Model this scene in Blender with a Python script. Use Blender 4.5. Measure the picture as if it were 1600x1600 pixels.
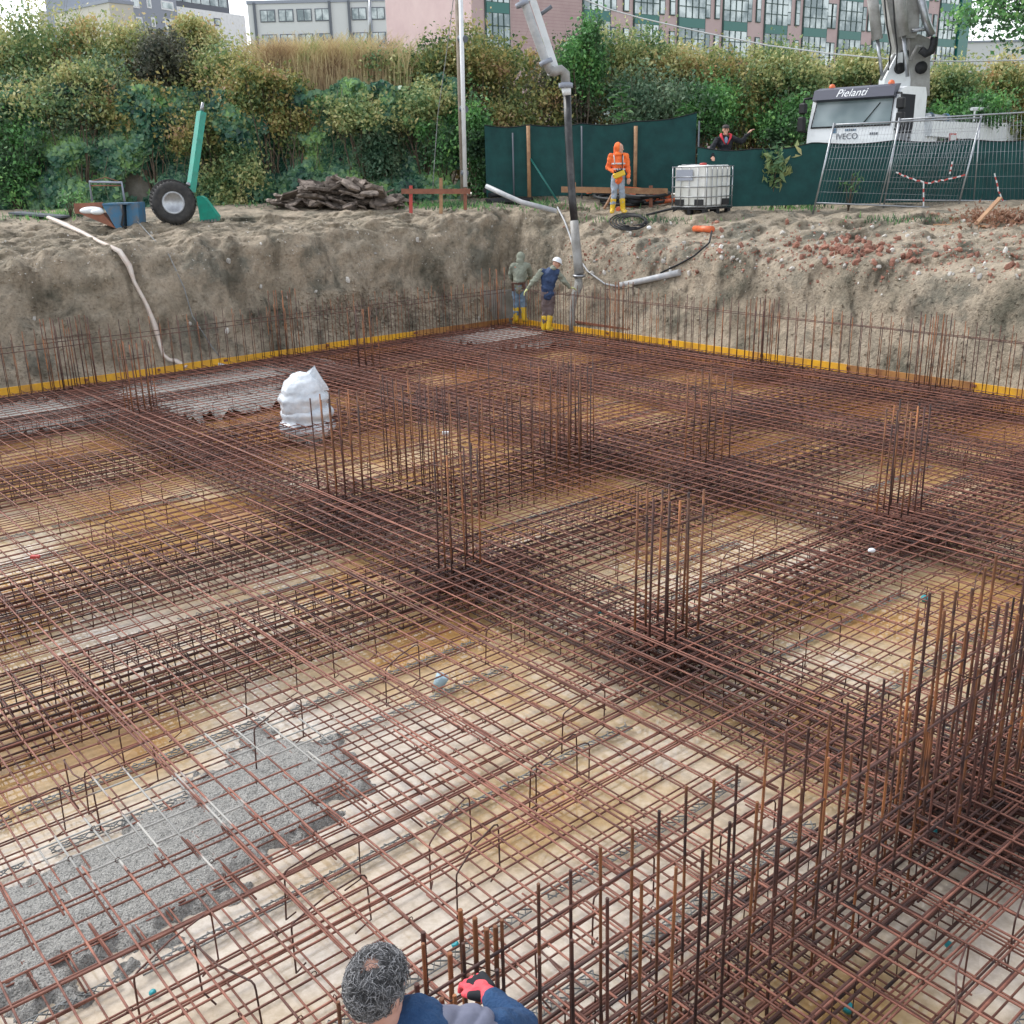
import bpy, math, random
import numpy as np
from mathutils import Vector, Matrix, noise
random.seed(7); rng=np.random.default_rng(7)
R=math.radians
for o in list(bpy.data.objects): bpy.data.objects.remove(o)
sc=bpy.context.scene
# ---------------------------------------------------------------- camera
FPX=1605.; TH=R(18.5); RO=math.atan(0.024); H=3.8
cam_d=bpy.data.cameras.new('camera'); cam=bpy.data.objects.new('camera',cam_d); sc.collection.objects.link(cam)
cam_d.sensor_width=36; cam_d.lens=FPX/1600*36; cam_d.clip_start=.05; cam_d.clip_end=3000
_fw=Vector((0,math.cos(TH),-math.sin(TH))); _dn=Vector((0,-math.sin(TH),-math.cos(TH))); _x=Vector((1,0,0))
_r=_x*math.cos(RO)+_dn*math.sin(RO); _d=-_x*math.sin(RO)+_dn*math.cos(RO)
cam.matrix_world=Matrix(((_r.x,-_d.x,-_fw.x,0),(_r.y,-_d.y,-_fw.y,0),(_r.z,-_d.z,-_fw.z,H),(0,0,0,1)))
sc.camera=cam
sc.render.resolution_x=1024; sc.render.resolution_y=1024
# ---------------------------------------------------------------- sky, sun, exposure
w=bpy.data.worlds.new('World'); sc.world=w; w.use_nodes=True
nt=w.node_tree; bg=nt.nodes['Background']
sky=nt.nodes.new('ShaderNodeTexSky'); sky.sky_type='NISHITA'; sky.sun_disc=False
SUN_EL,SUN_AZ=R(48),R(-60)
sky.sun_elevation=SUN_EL; sky.sun_rotation=SUN_AZ; sky.dust_density=1.0; sky.air_density=1.0
hs=nt.nodes.new('ShaderNodeHueSaturation'); hs.inputs['Saturation'].default_value=.25
nt.links.new(sky.outputs[0],hs.inputs['Color']); nt.links.new(hs.outputs[0],bg.inputs[0])
bg.inputs[1].default_value=.15
sd=bpy.data.lights.new('sun','SUN'); sd.energy=1.0; sd.angle=R(25); sd.color=(1,.97,.92)
so=bpy.data.objects.new('sun',sd); sc.collection.objects.link(so)
so.rotation_euler=Vector((math.sin(SUN_AZ)*math.cos(SUN_EL),math.cos(SUN_AZ)*math.cos(SUN_EL),math.sin(SUN_EL))).to_track_quat('Z','Y').to_euler()
sc.view_settings.view_transform='Standard'; sc.view_settings.look='None'; sc.view_settings.gamma=1; sc.view_settings.exposure=1.25

# ---------------------------------------------------------------- coordinates
AA=R(50.2); SA,CA=math.sin(AA),math.cos(AA)
def W(u,v,z=0): return Vector((SA*u-CA*v, CA*u+SA*v, z))
def UV(p): return (SA*p[0]+CA*p[1], -CA*p[0]+SA*p[1])
def ray(px,py):
    a=px-800;b=py-800
    X=a*math.cos(RO)-b*math.sin(RO); Y=a*math.sin(RO)+b*math.cos(RO)
    return Vector((X, FPX*math.cos(TH)-Y*math.sin(TH), -(FPX*math.sin(TH)+Y*math.cos(TH))))
def G(px,py,z=0):
    r=ray(px,py); t=(z-H)/r.z; return Vector((r.x*t,r.y*t,z))
def P(px,py,Y):
    r=ray(px,py); t=Y/r.y; return Vector((r.x*t,Y,H+r.z*t))
def lerp(a,b,t): return a+(b-a)*t
def sst(x): x=max(0,min(1,x)); return x*x*(3-2*x)
U0,V0=17.75,21.15
def ybase(X): return min((V0+CA*X)/SA,(U0-SA*X)/CA)
def yrim(X): return 28.4-.027*X*X
def tz(X,Y):
    u,v=UV((X,Y)); d=max(u-U0,v-V0)
    if d<=0: return 0.0
    k=sst((X+1)/3.)
    fh=lerp(2.45,1.75,k)*lerp(1,.9,sst((-X-7)/6)); fw=lerp(.8,.9,k)*lerp(1,1.6,sst((-X-4)/6))
    z=fh*sst(d/fw) ; yb=ybase(X)+fw; yr=max(yrim(X),yb+.6)
    z+=(2.74-.24*sst((X-1)/8.)-fh)*min(1,max(0,(Y-yb)/(yr-yb)))**.6
    z+=.22*sst((Y-yr)/4)
    return z
def T(px,py):
    r=ray(px,py); r=r/r.y; y=15.
    while y<60:
        if H+r.z*y<=tz(r.x*y,y): break
        y+=.02
    return Vector((r.x*y,y,tz(r.x*y,y)))

# ---------------------------------------------------------------- materials
def mat(name,col,rough=.7,metal=0,var=None,vscale=5,bump=0,bscale=40,col3=None,coords='Object',rnd=0,detail=6,ramp=(.35,.65),trans=0,alpha=1,coat=0):
    m=bpy.data.materials.new(name); m.use_nodes=True; t=m.node_tree; N=t.nodes; L=t.links
    b=N['Principled BSDF']; b.inputs['Roughness'].default_value=rough; b.inputs['Metallic'].default_value=metal
    b.inputs['Base Color'].default_value=(*col,1)
    tc=N.new('ShaderNodeTexCoord')
    if coat: b.inputs['Coat Weight'].default_value=coat
    out=None
    if var:
        n=N.new('ShaderNodeTexNoise'); n.inputs['Scale'].default_value=vscale; n.inputs['Detail'].default_value=detail; n.inputs['Roughness'].default_value=.62
        L.new(tc.outputs[coords],n.inputs['Vector'])
        r=N.new('ShaderNodeValToRGB'); r.color_ramp.elements[0].position=ramp[0]; r.color_ramp.elements[1].position=ramp[1]
        r.color_ramp.elements[0].color=(*col,1); r.color_ramp.elements[1].color=(*var,1)
        if col3:
            e=r.color_ramp.elements.new((ramp[0]+ramp[1])/2); e.color=(*col3,1)
        L.new(n.outputs['Fac'],r.inputs['Fac']); out=r.outputs['Color']
    if rnd:
        oi=N.new('ShaderNodeObjectInfo'); h=N.new('ShaderNodeHueSaturation')
        mr=N.new('ShaderNodeMapRange'); mr.inputs['To Min'].default_value=1-rnd; mr.inputs['To Max'].default_value=1+rnd
        L.new(oi.outputs['Random'],mr.inputs['Value']); L.new(mr.outputs['Result'],h.inputs['Value'])
        if out: L.new(out,h.inputs['Color'])
        else: h.inputs['Color'].default_value=(*col,1)
        out=h.outputs['Color']
    if out: L.new(out,b.inputs['Base Color'])
    if bump:
        n2=N.new('ShaderNodeTexNoise'); n2.inputs['Scale'].default_value=bscale; n2.inputs['Detail'].default_value=8
        L.new(tc.outputs[coords],n2.inputs['Vector'])
        bp=N.new('ShaderNodeBump'); bp.inputs['Strength'].default_value=min(1,bump); bp.inputs['Distance'].default_value=.02 if bump<=1 else .02*bump
        L.new(n2.outputs['Fac'],bp.inputs['Height']); L.new(bp.outputs['Normal'],b.inputs['Normal'])
    if trans: b.inputs['Transmission Weight'].default_value=trans
    if alpha<1: b.inputs['Alpha'].default_value=alpha
    return m
LEAF_V=1.4
def leafmat(name,cols,rough=.55):
    cols=[tuple(min(.75,c*LEAF_V) for c in q) for q in cols]
    m=bpy.data.materials.new(name); m.use_nodes=True; t=m.node_tree; N=t.nodes; L=t.links
    b=N['Principled BSDF']; b.inputs['Roughness'].default_value=rough
    g=N.new('ShaderNodeNewGeometry'); r=N.new('ShaderNodeValToRGB'); el=r.color_ramp.elements
    el[0].color=(*cols[0],1); el[1].color=(*cols[-1],1)
    for i,c in enumerate(cols[1:-1]): e=el.new((i+1)/(len(cols)-1)); e.color=(*c,1)
    tc=N.new('ShaderNodeTexCoord'); n=N.new('ShaderNodeTexNoise'); n.inputs['Scale'].default_value=.9; n.inputs['Detail'].default_value=3
    L.new(tc.outputs['Object'],n.inputs['Vector'])
    ma=N.new('ShaderNodeMath'); ma.operation='MULTIPLY_ADD'; ma.inputs[1].default_value=.55
    mb=N.new('ShaderNodeMath'); mb.operation='MULTIPLY_ADD'; mb.inputs[1].default_value=2.2; mb.inputs[2].default_value=-.85
    L.new(n.outputs['Fac'],mb.inputs[0]); L.new(g.outputs['Random Per Island'],ma.inputs[0]); L.new(mb.outputs[0],ma.inputs[2])
    L.new(ma.outputs[0],r.inputs['Fac']); L.new(r.outputs['Color'],b.inputs['Base Color'])
    tr=N.new('ShaderNodeBsdfTranslucent'); mx=N.new('ShaderNodeMixShader'); mx.inputs[0].default_value=.3
    L.new(r.outputs['Color'],tr.inputs['Color']); L.new(b.outputs[0],mx.inputs[1]); L.new(tr.outputs[0],mx.inputs[2])
    L.new(mx.outputs[0],N['Material Output'].inputs['Surface'])
    return m
M={}
M['rebar']=mat('rebar rust',(.11,.038,.027),.6,.05,(.33,.135,.09),7,.35,300,rnd=.3,ramp=(.3,.7))
M['rebar_d']=mat('dark rebar',(.035,.018,.018),.6,.1,(.18,.07,.046),6,.35,300,rnd=.35,ramp=(.35,.75))
M['rebar_v']=mat('upright rebar',(.05,.027,.024),.6,.1,(.38,.145,.05),3.2,.4,300,rnd=.35,ramp=(.38,.68),detail=3)
M['conc']=mat('wet concrete',(.19,.19,.175),.6,0,(.50,.49,.46),70,2,80,ramp=(.34,.54))
M['spacer']=mat('grey mortar spacer',(.16,.17,.17),.8,0,(.32,.33,.33),12,.6,80)
M['board']=mat('yellow formwork board',(.95,.50,.03),.5,0,(.55,.27,.07),1.6,.2,60,ramp=(.45,.7))
M['board_r']=mat('stained formwork board',(.55,.27,.08),.6,0,(.28,.12,.05),2,.2,60)
M['wood']=mat('raw timber',(.42,.25,.13),.7,0,(.28,.15,.08),6,.3,60)
M['wood_red']=mat('reddish timber',(.30,.12,.07),.7,0,(.20,.08,.05),6,.3,60)
M['steel']=mat('galvanised steel',(.42,.44,.46),.35,.8,(.3,.31,.33),10)
M['black']=mat('black plastic',(.008,.009,.011),.6)
M['rubber']=mat('tyre rubber',(.02,.02,.021),.75,0,(.055,.052,.048),8,.4,60)
M['white']=mat('white paint',(.74,.77,.79),.35,0,(.55,.57,.58),3,ramp=(.5,.85))
M['gray_m']=mat('worn grey boom paint',(.22,.215,.20),.55,.1,(.36,.36,.35),3,.2,40)
M['teal']=mat('green paint',(.02,.36,.26),.4,0,(.03,.25,.19),6)
M['blue']=mat('faded blue paint',(.05,.16,.28),.6,.1,(.16,.14,.12),5,ramp=(.45,.75))
M['orange']=mat('orange pipe plastic',(.75,.16,.05),.4,0,(.6,.13,.05),5)
M['blackc']=mat('black cloth',(.010,.012,.017),.85)
M['glass']=mat('dark glass',(.03,.045,.05),.06)
M['pvc']=mat('grey plastic pipe',(.36,.38,.40),.45,0,(.5,.5,.5),6)
M['teal_p']=mat('turquoise plastic',(.02,.33,.38),.35)
M['net']=mat('green shade net',(.006,.047,.047),.85,0,(.009,.072,.068),2.5,.5,8)
M['lwall']=mat('stained wall concrete',(.30,.28,.25),.85,0,(.16,.15,.12),2,.5,30)

def splash(m,c1,c2,rad):
    t=m.node_tree;N=t.nodes;L=t.links;b=N['Principled BSDF']; src=b.inputs['Base Color'].links[0].from_socket
    g=N.new('ShaderNodeNewGeometry'); ds=[]
    for c,rr in ((c1,rad),(c2,rad*.8)):
        d=N.new('ShaderNodeVectorMath'); d.operation='DISTANCE'; L.new(g.outputs['Position'],d.inputs[0]); d.inputs[1].default_value=c
        q=N.new('ShaderNodeMath'); q.operation='DIVIDE'; q.inputs[1].default_value=rr; L.new(d.outputs['Value'],q.inputs[0]); ds.append(q)
    mn=N.new('ShaderNodeMath'); mn.operation='MINIMUM'; L.new(ds[0].outputs[0],mn.inputs[0]); L.new(ds[1].outputs[0],mn.inputs[1])
    n=N.new('ShaderNodeTexNoise'); n.inputs['Scale'].default_value=2.6; n.inputs['Detail'].default_value=5; L.new(g.outputs['Position'],n.inputs['Vector'])
    ad=N.new('ShaderNodeMath'); ad.operation='MULTIPLY_ADD'; ad.inputs[1].default_value=2.4; L.new(n.outputs['Fac'],ad.inputs[0]); L.new(mn.outputs[0],ad.inputs[2])
    mr=N.new('ShaderNodeMapRange'); mr.inputs['From Min'].default_value=1.78; mr.inputs['From Max'].default_value=1.9; mr.inputs['To Min'].default_value=1; mr.inputs['To Max'].default_value=0; L.new(ad.outputs[0],mr.inputs['Value'])
    mx=N.new('ShaderNodeMix'); mx.data_type='RGBA'; L.new(mr.outputs[0],mx.inputs[0]); L.new(src,mx.inputs[6]); mx.inputs[7].default_value=(.42,.41,.38,1); L.new(mx.outputs[2],b.inputs['Base Color'])
splash(M['rebar'],G(200,1290,0),G(420,1150,0),.75)
# earth
def earthmat():
    m=bpy.data.materials.new('excavated earth'); m.use_nodes=True; t=m.node_tree; N=t.nodes; L=t.links
    b=N['Principled BSDF']; b.inputs['Roughness'].default_value=.95
    tc=N.new('ShaderNodeTexCoord')
    def nz(s,d=8,r=.65):
        n=N.new('ShaderNodeTexNoise'); n.inputs['Scale'].default_value=s; n.inputs['Detail'].default_value=d; n.inputs['Roughness'].default_value=r; L.new(tc.outputs['Object'],n.inputs['Vector']); return n.outputs['Fac']
    def rp(src,stops):
        r=N.new('ShaderNodeValToRGB'); e=r.color_ramp.elements
        e[0].position=stops[0][0]; e[0].color=(*stops[0][1],1); e[1].position=stops[-1][0]; e[1].color=(*stops[-1][1],1)
        for p,c in stops[1:-1]: k=e.new(p); k.color=(*c,1)
        L.new(src,r.inputs['Fac']); return r.outputs['Color']
    big=rp(nz(.7,6),[(.35,(.14,.135,.105)),(.44,(.34,.30,.235)),(.55,(.48,.415,.33)),(.66,(.23,.22,.18))])
    fine=rp(nz(14,10,.75),[(.32,(.36,.33,.30)),(.45,(.88,.85,.81)),(.7,(1.25,1.2,1.12))])
    mx=N.new('ShaderNodeMix'); mx.data_type='RGBA'; mx.blend_type='MULTIPLY'; mx.inputs[0].default_value=.75
    L.new(big,mx.inputs[6]); L.new(fine,mx.inputs[7])
    mp=N.new('ShaderNodeMapping'); mp.inputs['Scale'].default_value=(2.2,2.2,.35); L.new(tc.outputs['Object'],mp.inputs[0])
    ns=N.new('ShaderNodeTexNoise'); ns.inputs['Scale'].default_value=1.0; ns.inputs['Detail'].default_value=7; ns.inputs['Roughness'].default_value=.6; L.new(mp.outputs[0],ns.inputs['Vector'])
    stc=rp(ns.outputs['Fac'],[(.36,(.50,.49,.46)),(.46,(.95,.95,.94)),(.6,(1.08,1.05,1.02))])
    m2=N.new('ShaderNodeMix'); m2.data_type='RGBA'; m2.blend_type='MULTIPLY'; m2.inputs[0].default_value=.85
    L.new(mx.outputs[2],m2.inputs[6]); L.new(stc,m2.inputs[7]); L.new(m2.outputs[2],b.inputs['Base Color'])
    bp=N.new('ShaderNodeBump'); bp.inputs['Strength'].default_value=1; bp.inputs['Distance'].default_value=.12
    L.new(nz(9,10,.7),bp.inputs['Height']); L.new(bp.outputs['Normal'],b.inputs['Normal'])
    return m
M['earth']=earthmat()
FZ=-.38
def floormat():
    m=bpy.data.materials.new('muddy wet blinding'); m.use_nodes=True; t=m.node_tree; N=t.nodes; L=t.links
    b=N['Principled BSDF']; tc=N.new('ShaderNodeTexCoord')
    def nz(s,d=5,r=.55,off=0):
        mp=N.new('ShaderNodeMapping'); mp.inputs['Location'].default_value=(off,off,0); L.new(tc.outputs['Object'],mp.inputs[0])
        n=N.new('ShaderNodeTexNoise'); n.inputs['Scale'].default_value=s; n.inputs['Detail'].default_value=d; n.inputs['Roughness'].default_value=r; L.new(mp.outputs[0],n.inputs['Vector']); return n.outputs['Fac']
    # pale near (dry lean concrete plus sky reflections put into the colour), tan water further, rusty orange further still
    sp=N.new('ShaderNodeSeparateXYZ'); L.new(tc.outputs['Object'],sp.inputs[0])
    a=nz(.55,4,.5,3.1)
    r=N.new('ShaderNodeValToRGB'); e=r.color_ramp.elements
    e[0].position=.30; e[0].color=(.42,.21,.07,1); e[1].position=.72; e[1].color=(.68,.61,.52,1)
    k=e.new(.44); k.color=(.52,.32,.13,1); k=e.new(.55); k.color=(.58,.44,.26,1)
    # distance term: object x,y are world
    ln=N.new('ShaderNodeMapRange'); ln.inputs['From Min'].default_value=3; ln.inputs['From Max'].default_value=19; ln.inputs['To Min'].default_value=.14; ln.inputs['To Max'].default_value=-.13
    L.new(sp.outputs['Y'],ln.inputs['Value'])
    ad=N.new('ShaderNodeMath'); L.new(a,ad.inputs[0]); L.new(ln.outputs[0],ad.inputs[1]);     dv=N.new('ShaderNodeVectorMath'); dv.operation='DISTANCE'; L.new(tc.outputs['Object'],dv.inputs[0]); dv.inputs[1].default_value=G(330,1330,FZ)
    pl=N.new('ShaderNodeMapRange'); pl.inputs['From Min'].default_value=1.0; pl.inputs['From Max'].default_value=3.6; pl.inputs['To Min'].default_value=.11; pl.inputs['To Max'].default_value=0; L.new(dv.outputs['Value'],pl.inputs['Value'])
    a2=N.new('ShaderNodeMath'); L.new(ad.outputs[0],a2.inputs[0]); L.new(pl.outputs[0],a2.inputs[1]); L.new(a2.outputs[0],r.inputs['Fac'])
    f=nz(16,8,.7); rf=N.new('ShaderNodeValToRGB'); rf.color_ramp.elements[0].position=.35; rf.color_ramp.elements[0].color=(.72,.68,.6,1); rf.color_ramp.elements[1].position=.6; rf.color_ramp.elements[1].color=(1,1,1,1); L.new(f,rf.inputs['Fac'])
    mx=N.new('ShaderNodeMix'); mx.data_type='RGBA'; mx.blend_type='MULTIPLY'; mx.inputs[0].default_value=.8
    L.new(r.outputs[0],mx.inputs[6]); L.new(rf.outputs[0],mx.inputs[7]); L.new(mx.outputs[2],b.inputs['Base Color'])
    wet=nz(.8,3,.5,9.7); rw=N.new('ShaderNodeMapRange'); rw.inputs['From Min'].default_value=.38; rw.inputs['From Max'].default_value=.46; rw.inputs['To Min'].default_value=.5; rw.inputs['To Max'].default_value=.03; L.new(wet,rw.inputs['Value']); L.new(rw.outputs[0],b.inputs['Roughness'])
    b.inputs['IOR'].default_value=1.6
    bp=N.new('ShaderNodeBump'); bp.inputs['Strength'].default_value=.05; bp.inputs['Distance'].default_value=.02; L.new(nz(5,3),bp.inputs['Height']); L.new(bp.outputs[0],b.inputs['Normal'])
    return m
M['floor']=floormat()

# ---------------------------------------------------------------- mesh builder
col=sc.collection
class MB:
    def __init__(s): s.v=[]; s.f=[]; s.sm=[]
    def add(s,vs,fs,smooth=False):
        b=len(s.v); s.v+= [tuple(q) for q in vs]; s.f+=[tuple(i+b for i in f) for f in fs]; s.sm+=[smooth]*len(fs); return s
    def box(s,c,d,rot=None,bev=0):
        x,y,z=d[0]/2,d[1]/2,d[2]/2
        if bev:
            vs=[];
            for sz in(-1,1):
                for (zz,ins) in ((z-bev,0),(z,bev)) if sz>0 else ((z,bev),(z-bev,0)):
                    xx,yy=x-ins,y-ins; b2=bev if not ins else bev
                    for (px,py) in ((-xx+b2,-yy),(xx-b2,-yy),(xx,-yy+b2),(xx,yy-b2),(xx-b2,yy),(-xx+b2,yy),(-xx,yy-b2),(-xx,-yy+b2)): vs.append(Vector((px,py,sz*zz)))
            fs=[tuple(range(7,-1,-1)),tuple(range(24,32))]
            for k in range(3):
                for i in range(8): j=(i+1)%8; fs.append((k*8+i,k*8+j,k*8+8+j,k*8+8+i))
        else:
            vs=[Vector((a,b,e)) for e in(-z,z) for a,b in((-x,-y),(x,-y),(x,y),(-x,y))]
            fs=[(3,2,1,0),(4,5,6,7),(0,1,5,4),(1,2,6,5),(2,3,7,6),(3,0,4,7)]
        if rot is not None: vs=[rot@q for q in vs]
        c=Vector(c); return s.add([q+c for q in vs],fs)
    def beam(s,a,b,wd,h,up=(0,0,1)):
        a=Vector(a);b=Vector(b);y=(b-a).normalized(); up=Vector(up); x=y.cross(up).normalized(); z=x.cross(y)
        return s.box((a+b)/2,(wd,(b-a).length,h),Matrix((x,y,z)).transposed())
    def tube(s,pts,r,n=6,caps=True,closed=False):
        pts=[Vector(p) for p in pts]; m=len(pts); vs=[]; pv=None
        rs=r if isinstance(r,(list,tuple)) else [r]*m
        for i,p in enumerate(pts):
            if closed: t=pts[(i+1)%m]-pts[i-1]
            else: t=pts[min(i+1,m-1)]-pts[max(i-1,0)]
            t.normalize()
            if pv is None: pv=t.orthogonal().normalized()
            pv=(pv-t*pv.dot(t)); pv=pv.normalized() if pv.length>1e-6 else t.orthogonal().normalized()
            q=t.cross(pv)
            for k in range(n):
                a=2*math.pi*k/n; vs.append(p+(pv*math.cos(a)+q*math.sin(a))*rs[i])
        fs=[]
        for i in range(m if closed else m-1):
            for k in range(n):
                j=(i+1)%m; fs.append((i*n+k,i*n+(k+1)%n,j*n+(k+1)%n,j*n+k))
        b=len(s.v); s.add(vs,fs,True)
        if caps and not closed:
            s.f.append(tuple(b+k for k in range(n-1,-1,-1))); s.f.append(tuple(b+(m-1)*n+k for k in range(n))); s.sm+=[False]*2
        return s
    def lathe(s,prof,c=(0,0,0),n=24,ax=None):
        c=Vector(c); rot=Vector((0,0,1)).rotation_difference(Vector(ax)).to_matrix() if ax is not None else Matrix.Identity(3)
        vs=[c+rot@Vector((r*math.cos(2*math.pi*k/n),r*math.sin(2*math.pi*k/n),z)) for r,z in prof for k in range(n)]
        fs=[(i*n+k,i*n+(k+1)%n,(i+1)*n+(k+1)%n,(i+1)*n+k) for i in range(len(prof)-1) for k in range(n)]
        return s.add(vs,fs,True)
    def ball(s,c,r,n=10,rot=None):
        c=Vector(c); r=Vector((r,r,r)) if not hasattr(r,'__len__') else Vector(r); vs=[];fs=[]
        m=n
        for i in range(m+1):
            th=math.pi*i/m
            for k in range(n*2):
                a=math.pi*k/n; q=Vector((r.x*math.sin(th)*math.cos(a),r.y*math.sin(th)*math.sin(a),r.z*math.cos(th)))
                if rot is not None: q=rot@q
                vs.append(c+q)
        for i in range(m):
            for k in range(2*n): fs.append((i*2*n+k,(i+1)*2*n+k,(i+1)*2*n+(k+1)%(2*n),i*2*n+(k+1)%(2*n)))
        return s.add(vs,fs,True)
    def prism(s,poly,off):
        off=Vector(off); n=len(poly); vs=[Vector(p) for p in poly]+[Vector(p)+off for p in poly]
        return s.add(vs,[tuple(range(n-1,-1,-1)),tuple(range(n,2*n))]+[(i,(i+1)%n,n+(i+1)%n,n+i) for i in range(n)])
    def build(s,name,m,parent=None,world=True,mesh=None):
        me=bpy.data.meshes.new(name); vs=s.v
        if parent is not None and world:
            q=parent
            while q.parent: q=q.parent
            iv=(Matrix.Translation(q.location)@q.rotation_euler.to_matrix().to_4x4()).inverted()
            vs=[tuple(iv@Vector(a)) for a in vs]
        me.from_pydata(vs,[],s.f); me.polygons.foreach_set('use_smooth',s.sm); me.materials.append(M[m] if isinstance(m,str) else m); me.update()
        ob=bpy.data.objects.new(name,me); col.objects.link(ob)
        if parent is not None: ob.parent=parent
        return ob
def tag(o,label=None,cat=None,group=None,kind=None):
    if label: o['label']=label
    if cat: o['category']=cat
    if group: o['group']=group
    if kind: o['kind']=kind
    return o
def thing(name,label,cat,loc=(0,0,0),rz=0,group=None):
    o=bpy.data.objects.new(name,None); col.objects.link(o); o.location=loc; o.rotation_euler=(0,0,rz); o.empty_display_size=.2
    return tag(o,label,cat,group)
def copy_tree(o,parent=None):
    c=o.copy(); col.objects.link(c)
    if parent: c.parent=parent
    for ch in list(o.children): copy_tree(ch,c)
    return c
def struct(o): o['kind']='structure'; return o
def quads(name,verts,m,nper=4,parent=None,smooth=False):
    """numpy mesh: verts (F,nper,3)"""
    F=verts.shape[0]; me=bpy.data.meshes.new(name)
    me.vertices.add(F*nper); me.vertices.foreach_set('co',verts.reshape(-1).astype(np.float32))
    me.loops.add(F*nper); me.loops.foreach_set('vertex_index',np.arange(F*nper,dtype=np.int32))
    me.polygons.add(F); me.polygons.foreach_set('loop_start',np.arange(0,F*nper,nper,dtype=np.int32))
    me.materials.append(M[m] if isinstance(m,str) else m); me.update(calc_edges=True); me.validate()
    ob=bpy.data.objects.new(name,me); col.objects.link(ob)
    if parent: ob.parent=parent
    return ob

# ---------------------------------------------------------------- the setting
FZ=-.38
def grid_sheet(name,f,nu,nv,m):
    vs=[f(i/nu,j/nv) for j in range(nv+1) for i in range(nu+1)]
    fs=[(j*(nu+1)+i,j*(nu+1)+i+1,(j+1)*(nu+1)+i+1,(j+1)*(nu+1)+i) for j in range(nv) for i in range(nu)]
    return MB().add(vs,fs,True).build(name,m)
def fl(a,b):
    p=W(lerp(-12,17.55,a),lerp(-12,20.95,b),FZ); p.z+=.006*noise.noise(p*.8); return p
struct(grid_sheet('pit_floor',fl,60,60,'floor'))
def bank(a,b):
    X=lerp(-22,22,a); yb=ybase(X)
    dd=b
    if b<.62:
        Y=yb+.2*(-1)+ (b/.62)**1.35*max(3.2,(yrim(X)-yb)+.8)
    else:
        y1=yb-.2+max(3.2,(yrim(X)-yb)+.8); Y=lerp(y1,40,((b-.62)/.38)**1.3)
    z=tz(X,Y)-.02
    if b==0: z=-.45
    p=Vector((X,Y,z))
    u,v=UV(p); d=max(u-U0,v-V0)
    amp=sst(d/.5)*(1 if Y<yrim(X)+1 else .45)
    n=Vector((.3,-.8,.5))
    hgt=noise.fractal(p*.55,1,2,4)*.30+noise.fractal(p*1.9+Vector((7,3,1)),.9,2.1,5)*.13
    rdg=abs(noise.noise(Vector((p.x*1.3,p.y*.6,p.z*.5))))*.22
    st=noise.fractal(Vector((p.x*.9+p.z*.5,p.y*.9,p.z*3.2)),.8,2.2,4)*.11
    cl=noise.voronoi(p*Vector((2.6,2.6,3.4)))[0]; cr=min(1,(cl[1]-cl[0])*3)
    fine=noise.fractal(p*7.5,.7,2.1,3)*.03+.12*noise.noise(Vector((p.x*2.6,p.y*2.6,p.z*.6)))-.16*max(0,noise.noise(Vector((p.x*.9,p.y*.9,p.z*.9+4)))-.12)
    p+=n*(hgt-rdg*.9+st+fine-(1-cr)*.045)*amp
    if d<.5: p.z=max(p.z,-.45)
    return p
struct(grid_sheet('earth_bank',bank,900,200,'earth'))
mb=MB()
for (x0,x1,y0,y1,z) in ((-700,700,39.6,1500,3.0),(-700,-21.8,-3,39.6,2.9),(21.8,700,-3,39.6,2.9),(-700,700,-700,-3,2.2)):
    mb.add([(x0,y0,z),(x1,y0,z),(x1,y1,z),(x0,y1,z)],[(0,1,2,3)])
struct(mb.build('ground',mat('far ground',(.2,.2,.14),.9,0,(.1,.12,.06),.3)))
# terrace behind the retaining wall
mb=MB(); mb.box((-20.8,43.7,4.45),(38,19,3.0)); struct(mb.build('terrace','earth'))

# formwork boards
def formwork(pts,label):
    t=thing('formwork_edge',label,'formwork',pts[0])
    a,b=Vector(pts[0]),Vector(pts[1]); L=(b-a).length; n=int(L/2.0)
    s=0
    k=0
    while s<L-.2:
        l=min(random.choice([1.5,2.0,2.5]),L-s); p=a+(b-a)*(s/L)+Vector((0,0,random.uniform(-.012,.012))); q=a+(b-a)*((s+l-.006)/L)+Vector((0,0,random.uniform(-.012,.012)))
        MB().beam(p+Vector((0,0,-.04)),q+Vector((0,0,-.04)),.03,.20).build('board','board' if random.random()<.72 else 'board_r',t)
        MB().beam(p+Vector((0,0,-.27)),q+Vector((0,0,-.27)),.03,.22).build('lower_board','board_r' if random.random()<.7 else 'board',t)
        MB().box(p+Vector((0,0,.01)),(.12,.05,.05),Matrix.Rotation(random.random()*3,3,'Z')).build('clamp','wood_red',t)
        s+=l; k+=1
    return t
formwork([W(-2,20.95,0),W(17.5,20.95,0)],'yellow formwork boards along the left pit edge, below the bank with the pale hose')
formwork([W(17.6,20.9,0),W(17.6,1,0)],'yellow formwork boards along the right edge of the pit, below the rubble bank')

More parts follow.
